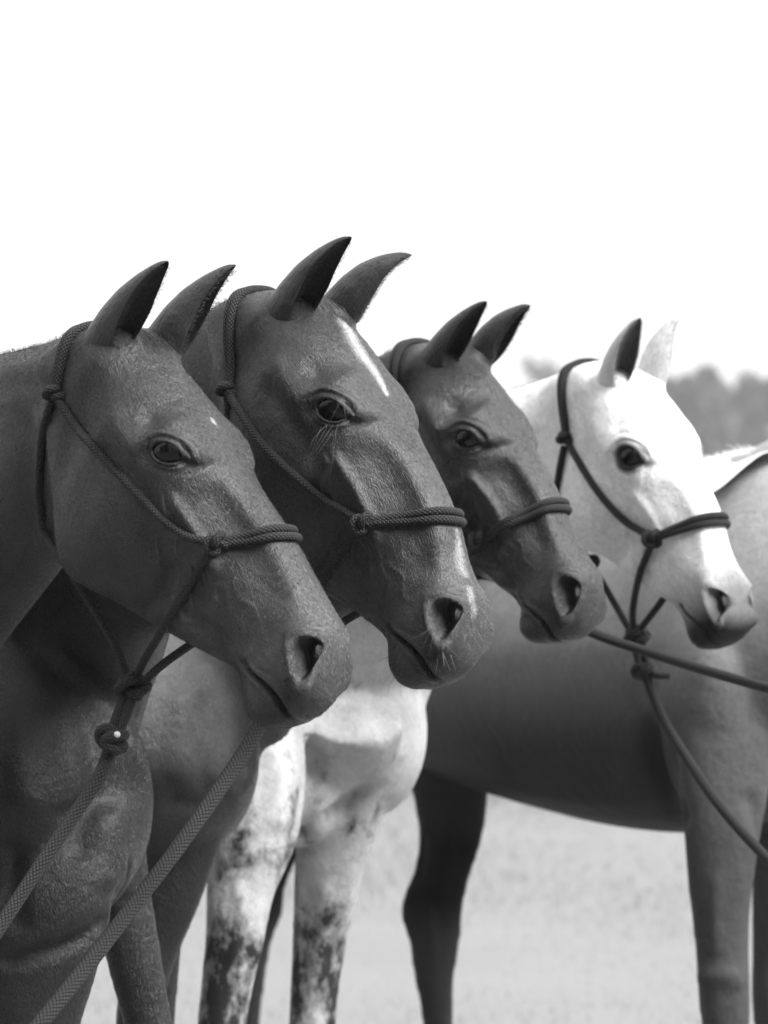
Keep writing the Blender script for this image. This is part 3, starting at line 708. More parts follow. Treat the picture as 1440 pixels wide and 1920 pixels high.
def mealy(L, mh):
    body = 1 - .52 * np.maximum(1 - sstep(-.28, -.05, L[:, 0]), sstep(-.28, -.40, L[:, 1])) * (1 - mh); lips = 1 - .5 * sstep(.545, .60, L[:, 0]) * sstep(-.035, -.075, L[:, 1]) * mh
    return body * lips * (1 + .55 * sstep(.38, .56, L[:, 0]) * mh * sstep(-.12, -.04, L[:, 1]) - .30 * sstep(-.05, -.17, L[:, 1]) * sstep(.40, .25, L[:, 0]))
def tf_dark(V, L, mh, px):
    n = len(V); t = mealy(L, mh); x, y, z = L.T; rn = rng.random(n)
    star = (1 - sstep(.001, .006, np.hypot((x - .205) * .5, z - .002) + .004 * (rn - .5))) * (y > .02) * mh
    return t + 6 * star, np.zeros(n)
tf_dark.kind = 'dark'
def tf_h2(V, L, mh, px):
    x, y, z = L.T; n = len(V); t = np.ones(n)
    rn = rng.random(n)
    d1, _ = seg_dist(x, z + .003 * np.sin(x * 70), [(.085, .004), (.13, .004), (.17, .006), (.20, .004), (.23, .0)])
    wd = np.interp(x, [.09, .115, .14, .18, .215, .24, .27], [.0, .010, .014, .012, .007, .004, .0])
    b = (1 - sstep(wd * .0, wd * 1.6 + .002, d1 + .004 * (rn - .5))) * (y > 0) * mh * sstep(.092, .12, x)
    d2, _ = seg_dist(x, z, [(.43, -.004), (.47, .001), (.50, .004), (.515, .004)])
    wd2 = np.interp(x, [.40, .45, .48, .505, .53], [.0, .007, .013, .010, .002])
    b = np.maximum(b, .7 * (1 - sstep(wd2 * .0, wd2 * 1.5 + .003, d2 + .004 * (rn - .5))) * (y > -.01) * mh)
    d3, _ = seg_dist(x, z, [(.545, .010), (.57, .014), (.590, .012)]); b = np.maximum(b, .6 * (1 - sstep(.002, .010, d3 + .005 * (rn - .5))) * mh * (y > -.04))
    d4, _ = seg_dist(x, z, [(.23, 0), (.33, -.006), (.43, -.004)]); b = np.maximum(b, .05 * (1 - sstep(.0, .010, d4)) * (y > 0) * mh)
    b = b * (.55 * .9 + .45 * (rn < b * 1.15))
    return mealy(L, mh) + 9 * b, np.zeros(n)
tf_h2.kind = 'dark'
def tf_h4(V, L, mh, px):
    n = len(V); x, y, z = L.T; t = np.ones(n)
    muz = sstep(.46, .58, x) * mh * .80 + .25 * sstep(.42, .52, x) * mh * sstep(.0, -.08, y)
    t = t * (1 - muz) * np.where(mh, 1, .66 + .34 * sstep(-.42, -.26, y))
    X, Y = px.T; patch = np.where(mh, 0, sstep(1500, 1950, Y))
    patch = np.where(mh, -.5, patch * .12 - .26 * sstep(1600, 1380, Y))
    return t, patch
tf_h4.kind = 'pale'
def tf_h3(V, L, mh, px):
    X, Y = px.T; n = len(V)
    m = (~mh) * sstep(470, 420, X) * sstep(1480, 1380, Y)       # roan patch on the chest
    return (1 - .4 * (~mh) * (L[:, 1] < -.28)) * (1 + 5.0 * m), np.zeros(n)
tf_h3.kind = 'dark'

M_C1 = coat('dark_bay_coat', .034, .30, .32, .05, mottle=.75, mott_scale=13, seed=1)
M_C2 = coat('brown_coat', .032, .29, .32, .05, mottle=.75, mott_scale=13, seed=2)
M_C3 = coat('brown_roan_coat', .022, .28, .32, .05, mottle=.8, mott_scale=13, seed=3)
M_C4 = coat('grey_white_coat', .60, .6, .25, .0, mottle=.42, hair=.0004, mott_scale=14, patch=(.47, .63, .018, 16))
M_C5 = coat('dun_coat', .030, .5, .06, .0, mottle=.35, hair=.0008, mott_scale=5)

H = {}
def pxsculpt(me, strokes):
    """muscle lines on the side towards the camera: (polyline px, width px, metres)"""
    V = get_v(me); N = get_n(me); px = project(V); view = (CO - V); view /= np.linalg.norm(view, axis=1)[:, None]; fc = sstep(.05, .4, (N * view).sum(1)); d = np.zeros(len(V))
    for poly, wd, amp in strokes: d += amp * ridge(px[:, 0], px[:, 1], poly, wd)
    set_v(me, V + N * (d * fc)[:, None])
def pball(x, y, rx, ry, d, rd):
    return ellipsoid(P(x, y, d), np.array([CR @ np.array([rx / F * d, 0, 0]), CR @ np.array([0, ry / F * d, 0]), CR @ np.array([0, 0, rd])]), 14)
# ---- horse 1 (nearest)
pa, Q1 = torso_parts(P(-430, 870, 7.0) * [1, 1, 0], math.radians(28), 1.0)
nk = [((262, 640), (190, 930), 6.66, .060), ((200, 606), (140, 1010), 6.72, .066), ((100, 640), (85, 1072), 6.80, .074), ((0, 665), (0, 1180), 6.92, .085), ((-130, 700), (-90, 1300), 7.05, .11), ((-270, 745), (-150, 1420), 7.15, .14), ((-400, 800), (-200, 1500), 7.25, .16)]
H[1] = build_horse('h1', 'dark horse nearest the camera at the left, its head in front of all others', M_C1,
    dict(poll=(190, 600), eye=(312, 850), farbrow=(470, 834), nostril=(592, 1243), corner=(450, 1250), chin=(500, 1357), muzzle=(652, 1222), bridge=(558, 1003), jaw=(205, 1130), groove=(400, 1235), lip=(632, 1305), mouthb=(553, 1359), nose2=(632, 1145), brow2=(400, 742), nose3=(505, 920), jawb=(100, 1040)),
    6.65, 1.0, pa, nk, tf_dark, [((204, 632), (312, 487), .045, .062, 1, .15), ((322, 628), (438, 494), -.045, -.06, -1, .25)],
    strokes=[([(20, 740), (60, 860), (50, 1000), (10, 1120)], 26, -.012), ([(-20, 700), (60, 690), (120, 700)], 22, .005), ([(70, 760), (72, 860), (66, 960)], 16, .006)])
# ---- horse 2
pa, Q2 = torso_parts(P(235, 870, 7.35) * [1, 1, 0], math.radians(32), .97, fore=False, far_fore=False)
pa.append(pleg([(130, 1520, 200, 7.34, .65), (95, 1680, 236, 7.30, .6), (78, 1780, 226, 7.30, .6), (58, 1900, 196, 7.30, .65), (60, 2010, 150, 7.30, .8), (92, 2100, 80, 7.27, .95), (92, 2300, 68, 7.27, .9), (92, 2440, 86, 7.27, .9), (100, 2520, 76, 7.27, 1), (108, 2580, 120, 7.27, 1), (112, 2650, 145, 7.27, 1)], (1, 0, 0)))
pa.append(pleg([(200, 1560, 140, 7.62, .7), (232, 1700, 112, 7.62, .75), (252, 1800, 104, 7.62, .8), (276, 1910, 92, 7.62, .85), (296, 2000, 90, 7.62, 1), (300, 2080, 72, 7.62, .95), (300, 2240, 60, 7.62, .9), (300, 2370, 76, 7.62, .9), (308, 2440, 68, 7.62, 1), (316, 2500, 112, 7.62, 1), (320, 2550, 136, 7.62, 1)], (1, 0, 0)))
pa += [pball(165, 1535, 120, 150, 7.45, .15), pball(178, 1615, 58, 95, 7.345, .06), pball(60, 1640, 80, 130, 7.35, .08)]
nk = [((545, 590), (560, 950), 6.97, .060), ((485, 545), (560, 1040), 7.02, .066), ((400, 582), (520, 1100), 7.08, .074), ((300, 650), (400, 1150), 7.18, .085), ((180, 720), (275, 1210), 7.30, .105), ((60, 800), (240, 1330), 7.42, .13), ((-60, 860), (205, 1500), 7.5, .15)]
H[2] = build_horse('h2', 'dark horse with a white stripe down its forehead, second from the left', M_C2,
    dict(poll=(490, 538), eye=(620, 772), farbrow=(779, 764), nostril=(852, 1165), corner=(718, 1180), chin=(775, 1286), muzzle=(918, 1165), bridge=(868, 975), jaw=(520, 1060), groove=(690, 1170), lip=(893, 1235), mouthb=(828, 1285), nose2=(898, 1090), brow2=(712, 655), nose3=(815, 850)),
    6.98, 1.05, pa, nk, tf_h2, [((535, 590), (650, 434), .045, .062, 1, .12), ((655, 565), (761, 467), -.045, -.06, -1, .6)],
    strokes=[([(70, 1180), (150, 1300), (190, 1440), (150, 1560)], 34, -.020), ([(255, 1230), (262, 1350), (270, 1470)], 26, .006), ([(120, 1500), (145, 1560), (150, 1620)], 26, -.010), ([(190, 1500), (222, 1590), (210, 1680)], 30, .010), ([(60, 1300), (40, 1420), (60, 1540)], 30, .010), ([(220, 1700), (150, 1760), (60, 1790), (-20, 1810)], 14, -.012), ([(30, 1560), (20, 1660), (40, 1760)], 24, -.010)])
# ---- horse 3
pa, Q3 = torso_parts(P(440, 870, 8.2) * [1, 1, 0], math.radians(32), 1.0, fore=False)
pa.append(pleg([(385, 1430, 180, 8.3, .7), (352, 1560, 138, 8.26, .7), (322, 1680, 110, 8.25, .75), (290, 1780, 90, 8.25, .8), (262, 1880, 84, 8.25, 1), (250, 1950, 70, 8.25, .95), (246, 2100, 58, 8.25, .9), (246, 2240, 72, 8.25, .9), (254, 2310, 62, 8.25, 1), (262, 2350, 100, 8.25, 1), (266, 2400, 124, 8.25, 1)], (1, 0, 0)))
pa += [pball(392, 1410, 96, 170, 8.4, .15)]
nk = [((840, 690), (870, 960), 8.02, .060), ((785, 640), (860, 1040), 8.06, .066), ((730, 665), (830, 1090), 8.1, .072), ((640, 715), (720, 1130), 8.16, .08), ((530, 780), (600, 1190), 8.22, .10), ((430, 850), (500, 1300), 8.3, .14), ((350, 900), (480, 1420), 8.4, .17)]
H[3] = build_horse('h3', 'dark brown horse with smaller head, third from the left beside the pale horse', M_C3,
    dict(poll=(780, 638), eye=(872, 828), farbrow=(1003, 806), nostril=(1080, 1122), corner=(972, 1132), chin=(1008, 1197), muzzle=(1131, 1120), bridge=(1064, 950), jaw=(800, 1030), groove=(945, 1110), lip=(1112, 1178), mouthb=(1052, 1210), nose2=(1105, 1040), brow2=(950, 720), nose3=(1030, 870)),
    8.0, .97, pa, nk, tf_h3, [((822, 672), (910, 563), .045, .06, 1, .12), ((918, 645), (991, 570), -.045, -.06, -1, .1)], bone=(2.0, 1.2),
    strokes=[([(455, 1200), (468, 1330), (462, 1480)], 14, -.012), ([(330, 1280), (345, 1380), (330, 1480)], 26, .010), ([(385, 1290), (395, 1400), (380, 1500)], 18, -.008), ([(300, 1500), (380, 1510), (440, 1480)], 20, -.012)])
# ---- horse 4
pa, Q4 = torso_parts(P(660, 870, 8.9) * [1, 1, 0], math.radians(38), 1.0, fore=False, far_fore=False)
pa.append(pleg([(470, 1330, 190, 8.8, .6), (480, 1450, 190, 8.75, .6), (475, 1560, 170, 8.7, .7), (452, 1660, 132, 8.68, .75), (440, 1760, 112, 8.66, .8), (425, 1850, 98, 8.66, .9), (415, 1930, 92, 8.66, 1), (410, 1990, 78, 8.66, 1), (405, 2150, 62, 8.7, .9), (405, 2330, 74, 8.7, .9), (415, 2400, 70, 8.7, 1), (425, 2470, 110, 8.7, 1), (430, 2520, 130, 8.72, 1)], (1, 0, 0)))
pa.append(pleg([(660, 1350, 200, 8.8, .6), (650, 1450, 180, 8.9, .6), (630, 1560, 150, 8.95, .7), (612, 1660, 124, 8.97, .75), (600, 1760, 104, 9, .8), (590, 1850, 92, 9, .9), (585, 1930, 88, 9.0, 1), (580, 1990, 74, 9, 1), (578, 2150, 60, 9.0, .9), (578, 2300, 70, 9, .9), (588, 2370, 66, 9, 1), (598, 2420, 100, 9, 1), (604, 2470, 122, 9, 1)], (1, 0, 0)))
pa += [pball(690, 1370, 112, 165, 8.98, .14), pball(560, 1480, 90, 110, 8.9, .1)]
nk = [((1140, 715), (1110, 960), 8.62, .060), ((1095, 676), (1060, 1010), 8.66, .066), ((1040, 703), (1010, 1045), 8.7, .072), ((950, 735), (925, 1085), 8.76, .08), ((840, 780), (855, 1160), 8.82, .105), ((740, 830), (765, 1270), 8.88, .14), ((640, 880), (735, 1400), 8.95, .16)]
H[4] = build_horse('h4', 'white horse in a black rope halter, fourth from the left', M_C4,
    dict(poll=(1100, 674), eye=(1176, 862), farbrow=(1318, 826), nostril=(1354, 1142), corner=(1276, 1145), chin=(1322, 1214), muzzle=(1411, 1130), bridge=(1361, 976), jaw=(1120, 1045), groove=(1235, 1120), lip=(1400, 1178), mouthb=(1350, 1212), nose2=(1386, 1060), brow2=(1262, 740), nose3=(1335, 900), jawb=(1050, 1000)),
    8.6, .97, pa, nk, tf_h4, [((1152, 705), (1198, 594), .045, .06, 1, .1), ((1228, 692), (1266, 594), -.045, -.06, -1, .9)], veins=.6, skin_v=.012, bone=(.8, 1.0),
    strokes=[([(705, 1465), (650, 1510), (590, 1560), (552, 1600)], 13, -.022), ([(560, 1330), (590, 1420), (570, 1530), (548, 1600)], 22, -.012), ([(640, 1330), (700, 1400), (690, 1470)], 34, .010), ([(510, 1380), (530, 1480), (520, 1570)], 28, .012), ([(500, 1290), (560, 1300), (640, 1290)], 22, -.008), ([(440, 1620), (452, 1720), (436, 1820)], 12, .006), ([(612, 1640), (602, 1740), (592, 1840)], 12, .006), ([(575, 1640), (570, 1760), (565, 1850)], 8, -.005)])
print('heads', time.time() - T0)
# ---- horse 5: only its body is in the picture
R5 = [((1570, 900), (1540, 1350), 9.25, .10), ((1490, 858), (1500, 1480), 9.35, .18), ((1400, 848), (1410, 1545), 9.5, .22), ((1300, 865), (1290, 1562), 9.7, .25), ((1180, 890), (1180, 1550), 9.9, .27),
      ((1060, 905), (1060, 1520), 10.1, .28), ((950, 890), (950, 1488), 10.3, .27), ((860, 880), (860, 1455), 10.5, .25), ((780, 880), (790, 1400), 10.7, .22), ((720, 920), (730, 1300), 10.85, .15), ((690, 990), (700, 1200), 10.95, .06)]
pt = [loft([(P(*t, d), P(*b, d), h) for t, b, d, h in R5], 32, top_narrow=.3)]
fd = (-.5, .86, 0)
fx = (1, 0, 0)
pt.append(pleg([(1400, 1080, 200, 9.4, .5), (1380, 1220, 220, 9.35, .55), (1370, 1360, 200, 9.3, .6), (1358, 1470, 172, 9.28, .65), (1354, 1560, 146, 9.27, .7), (1351, 1660, 122, 9.27, .8), (1353, 1760, 102, 9.27, .85), (1357, 1845, 98, 9.27, .95), (1360, 1910, 92, 9.27, 1), (1360, 1980, 74, 9.27, .9), (1360, 2150, 56, 9.27, .85), (1362, 2260, 74, 9.27, .9), (1372, 2330, 60, 9.27, 1), (1382, 2380, 96, 9.27, 1), (1388, 2430, 124, 9.27, 1)], fx))
pt.append(pleg([(1500, 1300, 190, 9.7, .5), (1490, 1450, 160, 9.72, .6), (1475, 1560, 130, 9.75, .7), (1465, 1680, 112, 9.77, .8), (1458, 1790, 96, 9.8, .9), (1455, 1870, 92, 9.8, 1), (1452, 1960, 70, 9.8, .9), (1452, 2120, 56, 9.8, .9), (1454, 2230, 70, 9.8, .9), (1465, 2290, 60, 9.8, 1), (1476, 2330, 100, 9.8, 1), (1480, 2375, 118, 9.8, 1)], fx))
pt.append(pleg([(830, 1120, 230, 10.6, .5), (850, 1260, 230, 10.5, .5), (848, 1370, 190, 10.45, .55), (845, 1470, 150, 10.42, .6), (845, 1560, 122, 10.42, .6), (828, 1640, 104, 10.42, .6), (810, 1705, 116, 10.42, .5), (815, 1760, 98, 10.42, .55), (814, 1830, 76, 10.42, .7), (820, 1900, 60, 10.42, .8), (826, 2060, 50, 10.42, .85), (828, 2130, 64, 10.42, .9), (838, 2190, 56, 10.42, 1), (846, 2220, 90, 10.42, 1), (852, 2255, 110, 10.42, 1)], fx))
pt.append(pleg([(720, 1120, 200, 10.9, .5), (700, 1260, 190, 10.95, .5), (640, 1370, 150, 11, .55), (575, 1480, 110, 11.05, .6), (530, 1580, 78, 11.1, .6), (505, 1660, 62, 11.1, .6), (500, 1705, 62, 11.1, .6), (482, 1780, 48, 11.1, .8), (462, 1950, 44, 11.1, .85), (458, 2040, 58, 11.1, .9), (466, 2100, 52, 11.1, 1), (472, 2140, 84, 11.1, 1), (476, 2170, 100, 11.1, 1)], fx))
pt.append(pball(1345, 1300, 115, 250, 9.42, .19)); pt.append(pball(1300, 1160, 120, 230, 9.52, .16)); pt.append(pball(860, 1230, 120, 230, 10.5, .24))
# neck and head, outside the frame to the right
pt.append(loft([(P(1380, 860, 9.5), P(1440, 1430, 9.4), .15), (P(1480, 800, 9.42), P(1560, 1300, 9.35), .12), (P(1590, 700, 9.35), P(1680, 1180, 9.3), .09), (P(1700, 600, 9.3), P(1780, 1060, 9.28), .075), (P(1800, 560, 9.28), P(1850, 900, 9.28), .07), (P(1900, 600, 9.27), P(1830, 900, 9.27), .09), (P(1990, 720, 9.26), P(1900, 980, 9.26), .07), (P(2070, 860, 9.25), P(1990, 1060, 9.25), .05), (P(2130, 980, 9.25), P(2060, 1130, 9.25), .05), (P(2160, 1070, 9.25), P(2110, 1150, 9.25), .03)], 20))
me5 = fuse(pt, .010, 'h5'); laplace(me5, 60, .6, None, True)
pxsculpt(me5, [([(1215, 1330), (1232, 1420), (1262, 1500), (1284, 1560)], 16, -.022), ([(1205, 1080), (1195, 1200), (1212, 1330)], 26, -.008), ([(1400, 1480), (1420, 1540), (1440, 1580)], 16, -.010), ([(1345, 1620), (1340, 1720), (1345, 1800)], 14, .006), ([(1300, 1840), (1355, 1830), (1400, 1850)], 16, .008), ([(930, 1180), (1060, 1220), (1200, 1200)], 60, .008), ([(925, 1470), (1040, 1440), (1180, 1470)], 40, -.008), ([(845, 1500), (835, 1600), (825, 1700)], 14, .008), ([(795, 1560), (785, 1660)], 10, -.008), ([(800, 1690), (808, 1790)], 10, .007), ([(1290, 1000), (1330, 1150), (1300, 1300)], 40, .008)])
V = get_v(me5); px = project(V); n = len(V)
for nm, arr in (('tone', 1.0 + 9.5 * sstep(1420, 930, px[:, 1]) + .9 * sstep(1640, 1800, px[:, 1]) * sstep(960, 900, px[:, 0]) + 1.3 * sstep(1250, 1320, px[:, 0]) - .6 * sstep(1500, 1650, px[:, 1]) - .45 * sstep(1250, 1450, px[:, 1]) * sstep(1300, 1240, px[:, 0])), ('skin', np.zeros(n)), ('patch', np.zeros(n)), ('skintone', np.full(n, .02))):  # tone paints top light and belly shade into the dun coat
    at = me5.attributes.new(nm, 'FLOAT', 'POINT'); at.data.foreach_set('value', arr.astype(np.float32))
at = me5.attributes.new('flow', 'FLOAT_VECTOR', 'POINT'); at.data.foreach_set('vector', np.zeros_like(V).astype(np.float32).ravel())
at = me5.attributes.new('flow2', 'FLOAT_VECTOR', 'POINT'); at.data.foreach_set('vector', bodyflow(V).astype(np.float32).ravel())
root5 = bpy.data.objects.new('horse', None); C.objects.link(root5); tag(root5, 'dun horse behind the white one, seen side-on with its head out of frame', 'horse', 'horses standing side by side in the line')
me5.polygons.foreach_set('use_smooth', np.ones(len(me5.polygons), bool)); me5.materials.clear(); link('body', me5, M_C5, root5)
bm = bmesh.new(); bm.from_mesh(me5); bvh5 = BVHTree.FromBMesh(bm); bm.free()
print('bodies', time.time() - T0)
#@@ROPES
# ------------------------------------------------------------------ ropes
def cast(bvh, px, py):
    d = pray(px, py); h, n, _, _ = bvh.ray_cast(Vector(CO), Vector(d).normalized())
    return (np.array(h), np.array(n)) if h is not None else (None, None)
def hug(h, pts, r, lift=.8, mirror=False):
    """rope path lying on the horse's surface under the given photo points"""
    q = resample(catmull(np.array(pts, float), 8), 9); out = []
    for x, y in q:
        p, n = cast(h['bvh'], x, y)
        if p is not None: out.append(p + n * r * lift)
    out = smooth_path(np.array(out), 3)
    if mirror:
        L = h['head'].local(out); L[:, 2] *= -1; W_ = h['head'].world(L); zax = h['head'].axis((0, 0, 1)); o2 = []
        for w_ in W_:
            hit, n, _, _ = h['bvh'].ray_cast(Vector(w_ - zax * .12), Vector(zax))
            if hit is not None: o2.append(np.array(hit) + np.array(n) * r * lift)
        return smooth_path(np.array(o2), 2)
    return out
def ring(h, A, B, C_, r, off=0.0, lift=.8, span=(0, 180), n=44):
    c = (A + C_) / 2; e1 = A - c; e2 = B - c; nrm = np.cross(e1, e2); nrm /= np.linalg.norm(nrm); e2 = np.cross(nrm, e1); e2 = e2 / np.linalg.norm(e2) * np.linalg.norm(B - c); out = []
    if e2 @ (B - c) < 0: e2 = -e2
    for a in np.linspace(math.radians(span[0]), math.radians(span[1]), n):
        d = math.cos(a) * e1 + math.sin(a) * e2; d /= np.linalg.norm(d)
        o = c + nrm * off * (.15 + .85 * math.sin(a)) ; best = None; src = Vector(o + d * .30)
        hit, nn, _, _ = h['bvh'].ray_cast(src, Vector(-d))
        if hit is not None: out.append(np.array(hit) + np.array(nn) * r * lift)
    return smooth_path(np.array(out), 2)
def knot_path(c, ax, R, r2, turns=(2, 3), n=80, squash=1.0):
    ax = np.array(ax, float); ax /= np.linalg.norm(ax); u = np.cross(ax, [.3, .9, .2]); u /= np.linalg.norm(u); v = np.cross(ax, u); t = np.linspace(0, 2 * np.pi, n)
    p, q = turns; rr = R + r2 * np.cos(q * t)
    return c + np.outer(rr * np.cos(p * t), u) + np.outer(rr * np.sin(p * t), v) + np.outer(r2 * 1.15 * squash * np.sin(q * t), ax)
def finish(name, items, mat, parent, nc=10):
    items = [(resample(p, .004) if len(p) < 400 else p, r) for p, r in items]
    return link(name, tubes_mesh(name, items, nc), mat, parent)
def free(h, pts):
    """points (x, y, z side offset) hanging in the head's own frame"""
    return catmull(np.array([h['head'].wplane(x, y, z) for x, y, z in pts]), 10)
def halter(h, label, mat, r, crown, nose, cheek, top, throat, under, far_under, fiador, fr, seed=1, double=True):
    root = bpy.data.objects.new('rope_halter', None); C.objects.link(root); tag(root, label, 'halter', 'halters on the horses')
    hd = h['head']; toc = -pray(720, 870)
    ck, cn = cast(h['bvh'], *crown); nk_, nn = cast(h['bvh'], *nose); root_loc = nk_
    # noseband: two strands over the bridge
    B = hd.world((hd_br(h), .036, 0))[0]; L = hd.local(nk_)[0]; Cn = hd.world((L[0], L[1], -L[2]))[0]
    for s_ in ((-1, 1) if double else (0,)): finish('nose_band', [(ring(h, nk_, B, Cn, r, s_ * r * 1.02), r)], mat, root)
    if ck is not None:
        B = hd.world(top)[0]; L = hd.local(ck)[0]; Cc = hd.world((L[0], L[1], -L[2]))[0]
        for s_ in (-1, 1): finish('crown_rope', [(ring(h, ck, B, Cc, r, s_ * r * 1.05), r)], mat, root)
        finish('knot', [(knot_path(ck + cn * r * .9, hd.axis((1, -1.0, .2)), r * 1.45, r * .85, (2, 3)), r * .95)], mat, root)
        finish('knot', [(knot_path(hug(h, [crown, (crown[0] + 2, crown[1] + 2)], r, .9, True)[0], hd.axis((1, -1.0, .2)), r * 1.45, r * .85, (2, 3)), r * .95)], mat, root)
    finish('knot', [(knot_path(nk_ + nn * r * 1.0, hd.axis((1, .3, .5)), r * 1.5, r * .95, (2, 3)), r * .95)], mat, root)
    if cheek:
        cp = hug(h, cheek, r); finish('cheek_rope', [(cp, r)], mat, root); finish('cheek_rope', [(hug(h, cheek, r, .8, True), r)], mat, root)
    F0 = hd.wplane(fiador[0], fiador[1], 0.0)
    for u in under:      # near chin rope: hugs, then hangs free to the fiador knot
        a = hug(h, u[0], r); b = np.array([hd.wplane(x, y, z) for x, y, z in u[1]] + [F0]); p = catmull(np.vstack([a[::3], b]), 6); finish('chin_rope', [(smooth_path(resample(p, .004), 6), r)], mat, root)
    for u in far_under:
        finish('chin_rope', [(np.vstack([free(h, u), F0]), r)], mat, root)
    for u in throat:
        a = hug(h, u[0], r); b = np.array([hd.wplane(x, y, z) for x, y, z in u[1]] + [F0]); p = np.vstack([a[::4], b]); finish('throat_rope', [(smooth_path(resample(catmull(p, 8), .004), 10), r)], mat, root)
    # fiador knot: two interlaced coils
    finish('knot', [(knot_path(F0, hd.axis((.75, -.65, 0)), fr * 1.05, fr * .62, (2, 3), 120), r * 1.12), (knot_path(F0 + hd.axis((.2, .6, .2)) * fr * .25, hd.axis((.3, .2, 1)), fr * .85, fr * .45, (2, 5), 120), r)], mat, root)
    return root, F0
def hd_br(h): return .41
def lead(label, pts, r, mat, extra=None):
    """pts: (x, y, depth)"""
    root = bpy.data.objects.new('lead_rope', None); C.objects.link(root); tag(root, label, 'rope', 'lead ropes')
    p = smooth_path(resample(catmull(np.array([P(x, y, d) for x, y, d in pts]), 10), .005), 4)
    finish('rope', [(p, r)], mat, root, 14); return root, p
h1, h2, h3, h4 = H[1], H[2], H[3], H[4]
r = .0058
rt, F1 = halter(h1, 'thick braided dark rope halter on the horse nearest the camera', M_ROPE, r, (108, 738), (407, 1022), [(112, 748), (150, 805), (200, 862), (290, 958), (345, 1000), (402, 1022)], (-.012, -.004, 0),
    [([(104, 748), (88, 800), (80, 870), (78, 930), (92, 1010)], [(140, 1080, .035), (172, 1135, .02), (205, 1190, .01), (228, 1235, .005), (238, 1270, 0)])],
    [([(400, 1030), (375, 1068), (345, 1118), (322, 1155)], [(296, 1195, .03), (272, 1235, .01), (256, 1268, 0)])], [[(420, 1168, -.03), (345, 1217, -.01), (300, 1250, 0), (266, 1282, 0)]], (248, 1288), .0125)
D1 = 6.6
q0 = F1; k2 = P(212, 1385, (q0 - CO) @ (CR @ np.array([0, 0, -1.])) * 1.0 if False else 6.58)
side = CR @ np.array([.92, .35, 0])
r1 = .0094
rl, p1 = lead('braided lead rope of the nearest horse, running off the left edge of the photo', [(212, 1392, 6.58), (203, 1415, 6.58), (186, 1458, 6.57), (150, 1512, 6.55), (76, 1622, 6.5), (0, 1738, 6.45), (-130, 1935, 6.35), (-260, 2120, 6.25)], r1, M_LEAD)
for s_ in (-1, 1):
    finish('rope_strand', [(catmull(np.array([q0 + side * s_ * .0068, q0 * .5 + k2 * .5 + side * s_ * .0072, k2 + side * s_ * .0062]), 10), .0072)], M_LEAD, rl)
ax = (q0 - k2) / np.linalg.norm(q0 - k2)
finish('knot', [(knot_path(k2, ax, .0118, .0072, (2, 3), 120), .0078), (knot_path(k2 - ax * .006, side, .009, .006, (2, 3), 120), .0072)], M_LEAD, rl)
tp = k2 + (CO - k2) / np.linalg.norm(CO - k2) * .0235 + side * .004 + ax * .004
tv, tf = ellipsoid(tp, np.array([side * .0052, np.cross(side, CR @ np.array([0, 0, -1.])) * .0048, CR @ np.array([0, 0, 1.]) * .0045]), 8); link('rope_end', np_mesh('rope_end', tv, tf), M_TAG, rl)
nd = h2
r = .0060
rt, F2 = halter(h2, 'braided dark rope halter on the horse with the white face stripe', M_ROPE, r, (433, 733), (688, 980), [(437, 745), (462, 785), (500, 838), (560, 896), (625, 945), (682, 975)], (-.008, -.004, 0),
    [([(432, 745), (430, 770)], [(440, 900, .06), (500, 1060, .04), (520, 1180, .02)])],
    [([(682, 988), (655, 1018), (632, 1046), (610, 1085)], [(585, 1150, .02), (560, 1220, .01)])], [[(690, 1140, -.03), (650, 1162, -.01), (600, 1200, 0)]], (540, 1262), .012)
rl, p2 = lead('long braided lead rope hanging from under the nearest muzzle to the bottom left corner', [(540, 1262, 6.95), (512, 1310, 6.93), (486, 1362, 6.9), (450, 1422, 6.85), (400, 1496, 6.78), (330, 1594, 6.7), (250, 1698, 6.6), (170, 1802, 6.5), (70, 1925, 6.4), (-60, 2080, 6.3)], .0106, M_LEAD)
r = .0060
rt, F3 = halter(h3, 'brown rope halter on the third horse with a slanting double noseband', M_ROPE, r, (745, 790), (902, 1012), [(752, 800), (790, 870), (835, 945), (870, 985), (898, 1008)], (.0, -.002, 0),
    [], [([(895, 1020), (885, 1040)], [(870, 1060, .03), (855, 1085, .01)])], [[(940, 1060, -.03), (900, 1080, 0)]], (850, 1095), .011)
rl, p3 = lead('dark lead rope coming from behind the third muzzle and leaving at the right edge', [(850, 1095, 8.02), (880, 1078, 8.12), (940, 1084, 8.26), (1000, 1110, 8.34), (1060, 1152, 8.34), (1110, 1186, 8.28), (1200, 1218, 8.24), (1320, 1256, 8.1), (1440, 1290, 7.95), (1620, 1335, 7.7)], .0085, M_ROPEK)
r = .0062
rt, F4 = halter(h4, 'black rope halter on the white horse', M_ROPEK, r, (1066, 822), (1230, 1008), [(1072, 835), (1100, 885), (1135, 935), (1180, 980), (1225, 1005)], (-.008, -.004, 0),
    [([(1062, 838), (1054, 880), (1048, 925), (1050, 970)], [(1098, 1042, .02), (1125, 1085, .01), (1160, 1145, .005), (1180, 1180, 0)])],
    [([(1226, 1018), (1212, 1050), (1200, 1080)], [(1190, 1120, .02), (1186, 1160, .01)])], [[(1275, 1075, -.03), (1240, 1128, -.01), (1208, 1170, 0)]], (1193, 1193), .0115)
tv, tf = ellipsoid(h4['head'].wplane(1112, 1052, .012), np.eye(3) * .013, 8); link('toggle', np_mesh('toggle', tv, tf), M_ROPEK, rt)
d4 = float(-((F4 - CO) @ CR)[2])
rl, p4 = lead('black lead rope of the white horse, hanging down to the lower right edge', [(1212, 1268, d4 - .02), (1222, 1300, d4 - .03), (1245, 1352, d4 - .05), (1290, 1425, d4 - .1), (1350, 1512, d4 - .17), (1440, 1612, d4 - .27), (1560, 1730, d4 - .4)], .0088, M_ROPEK)
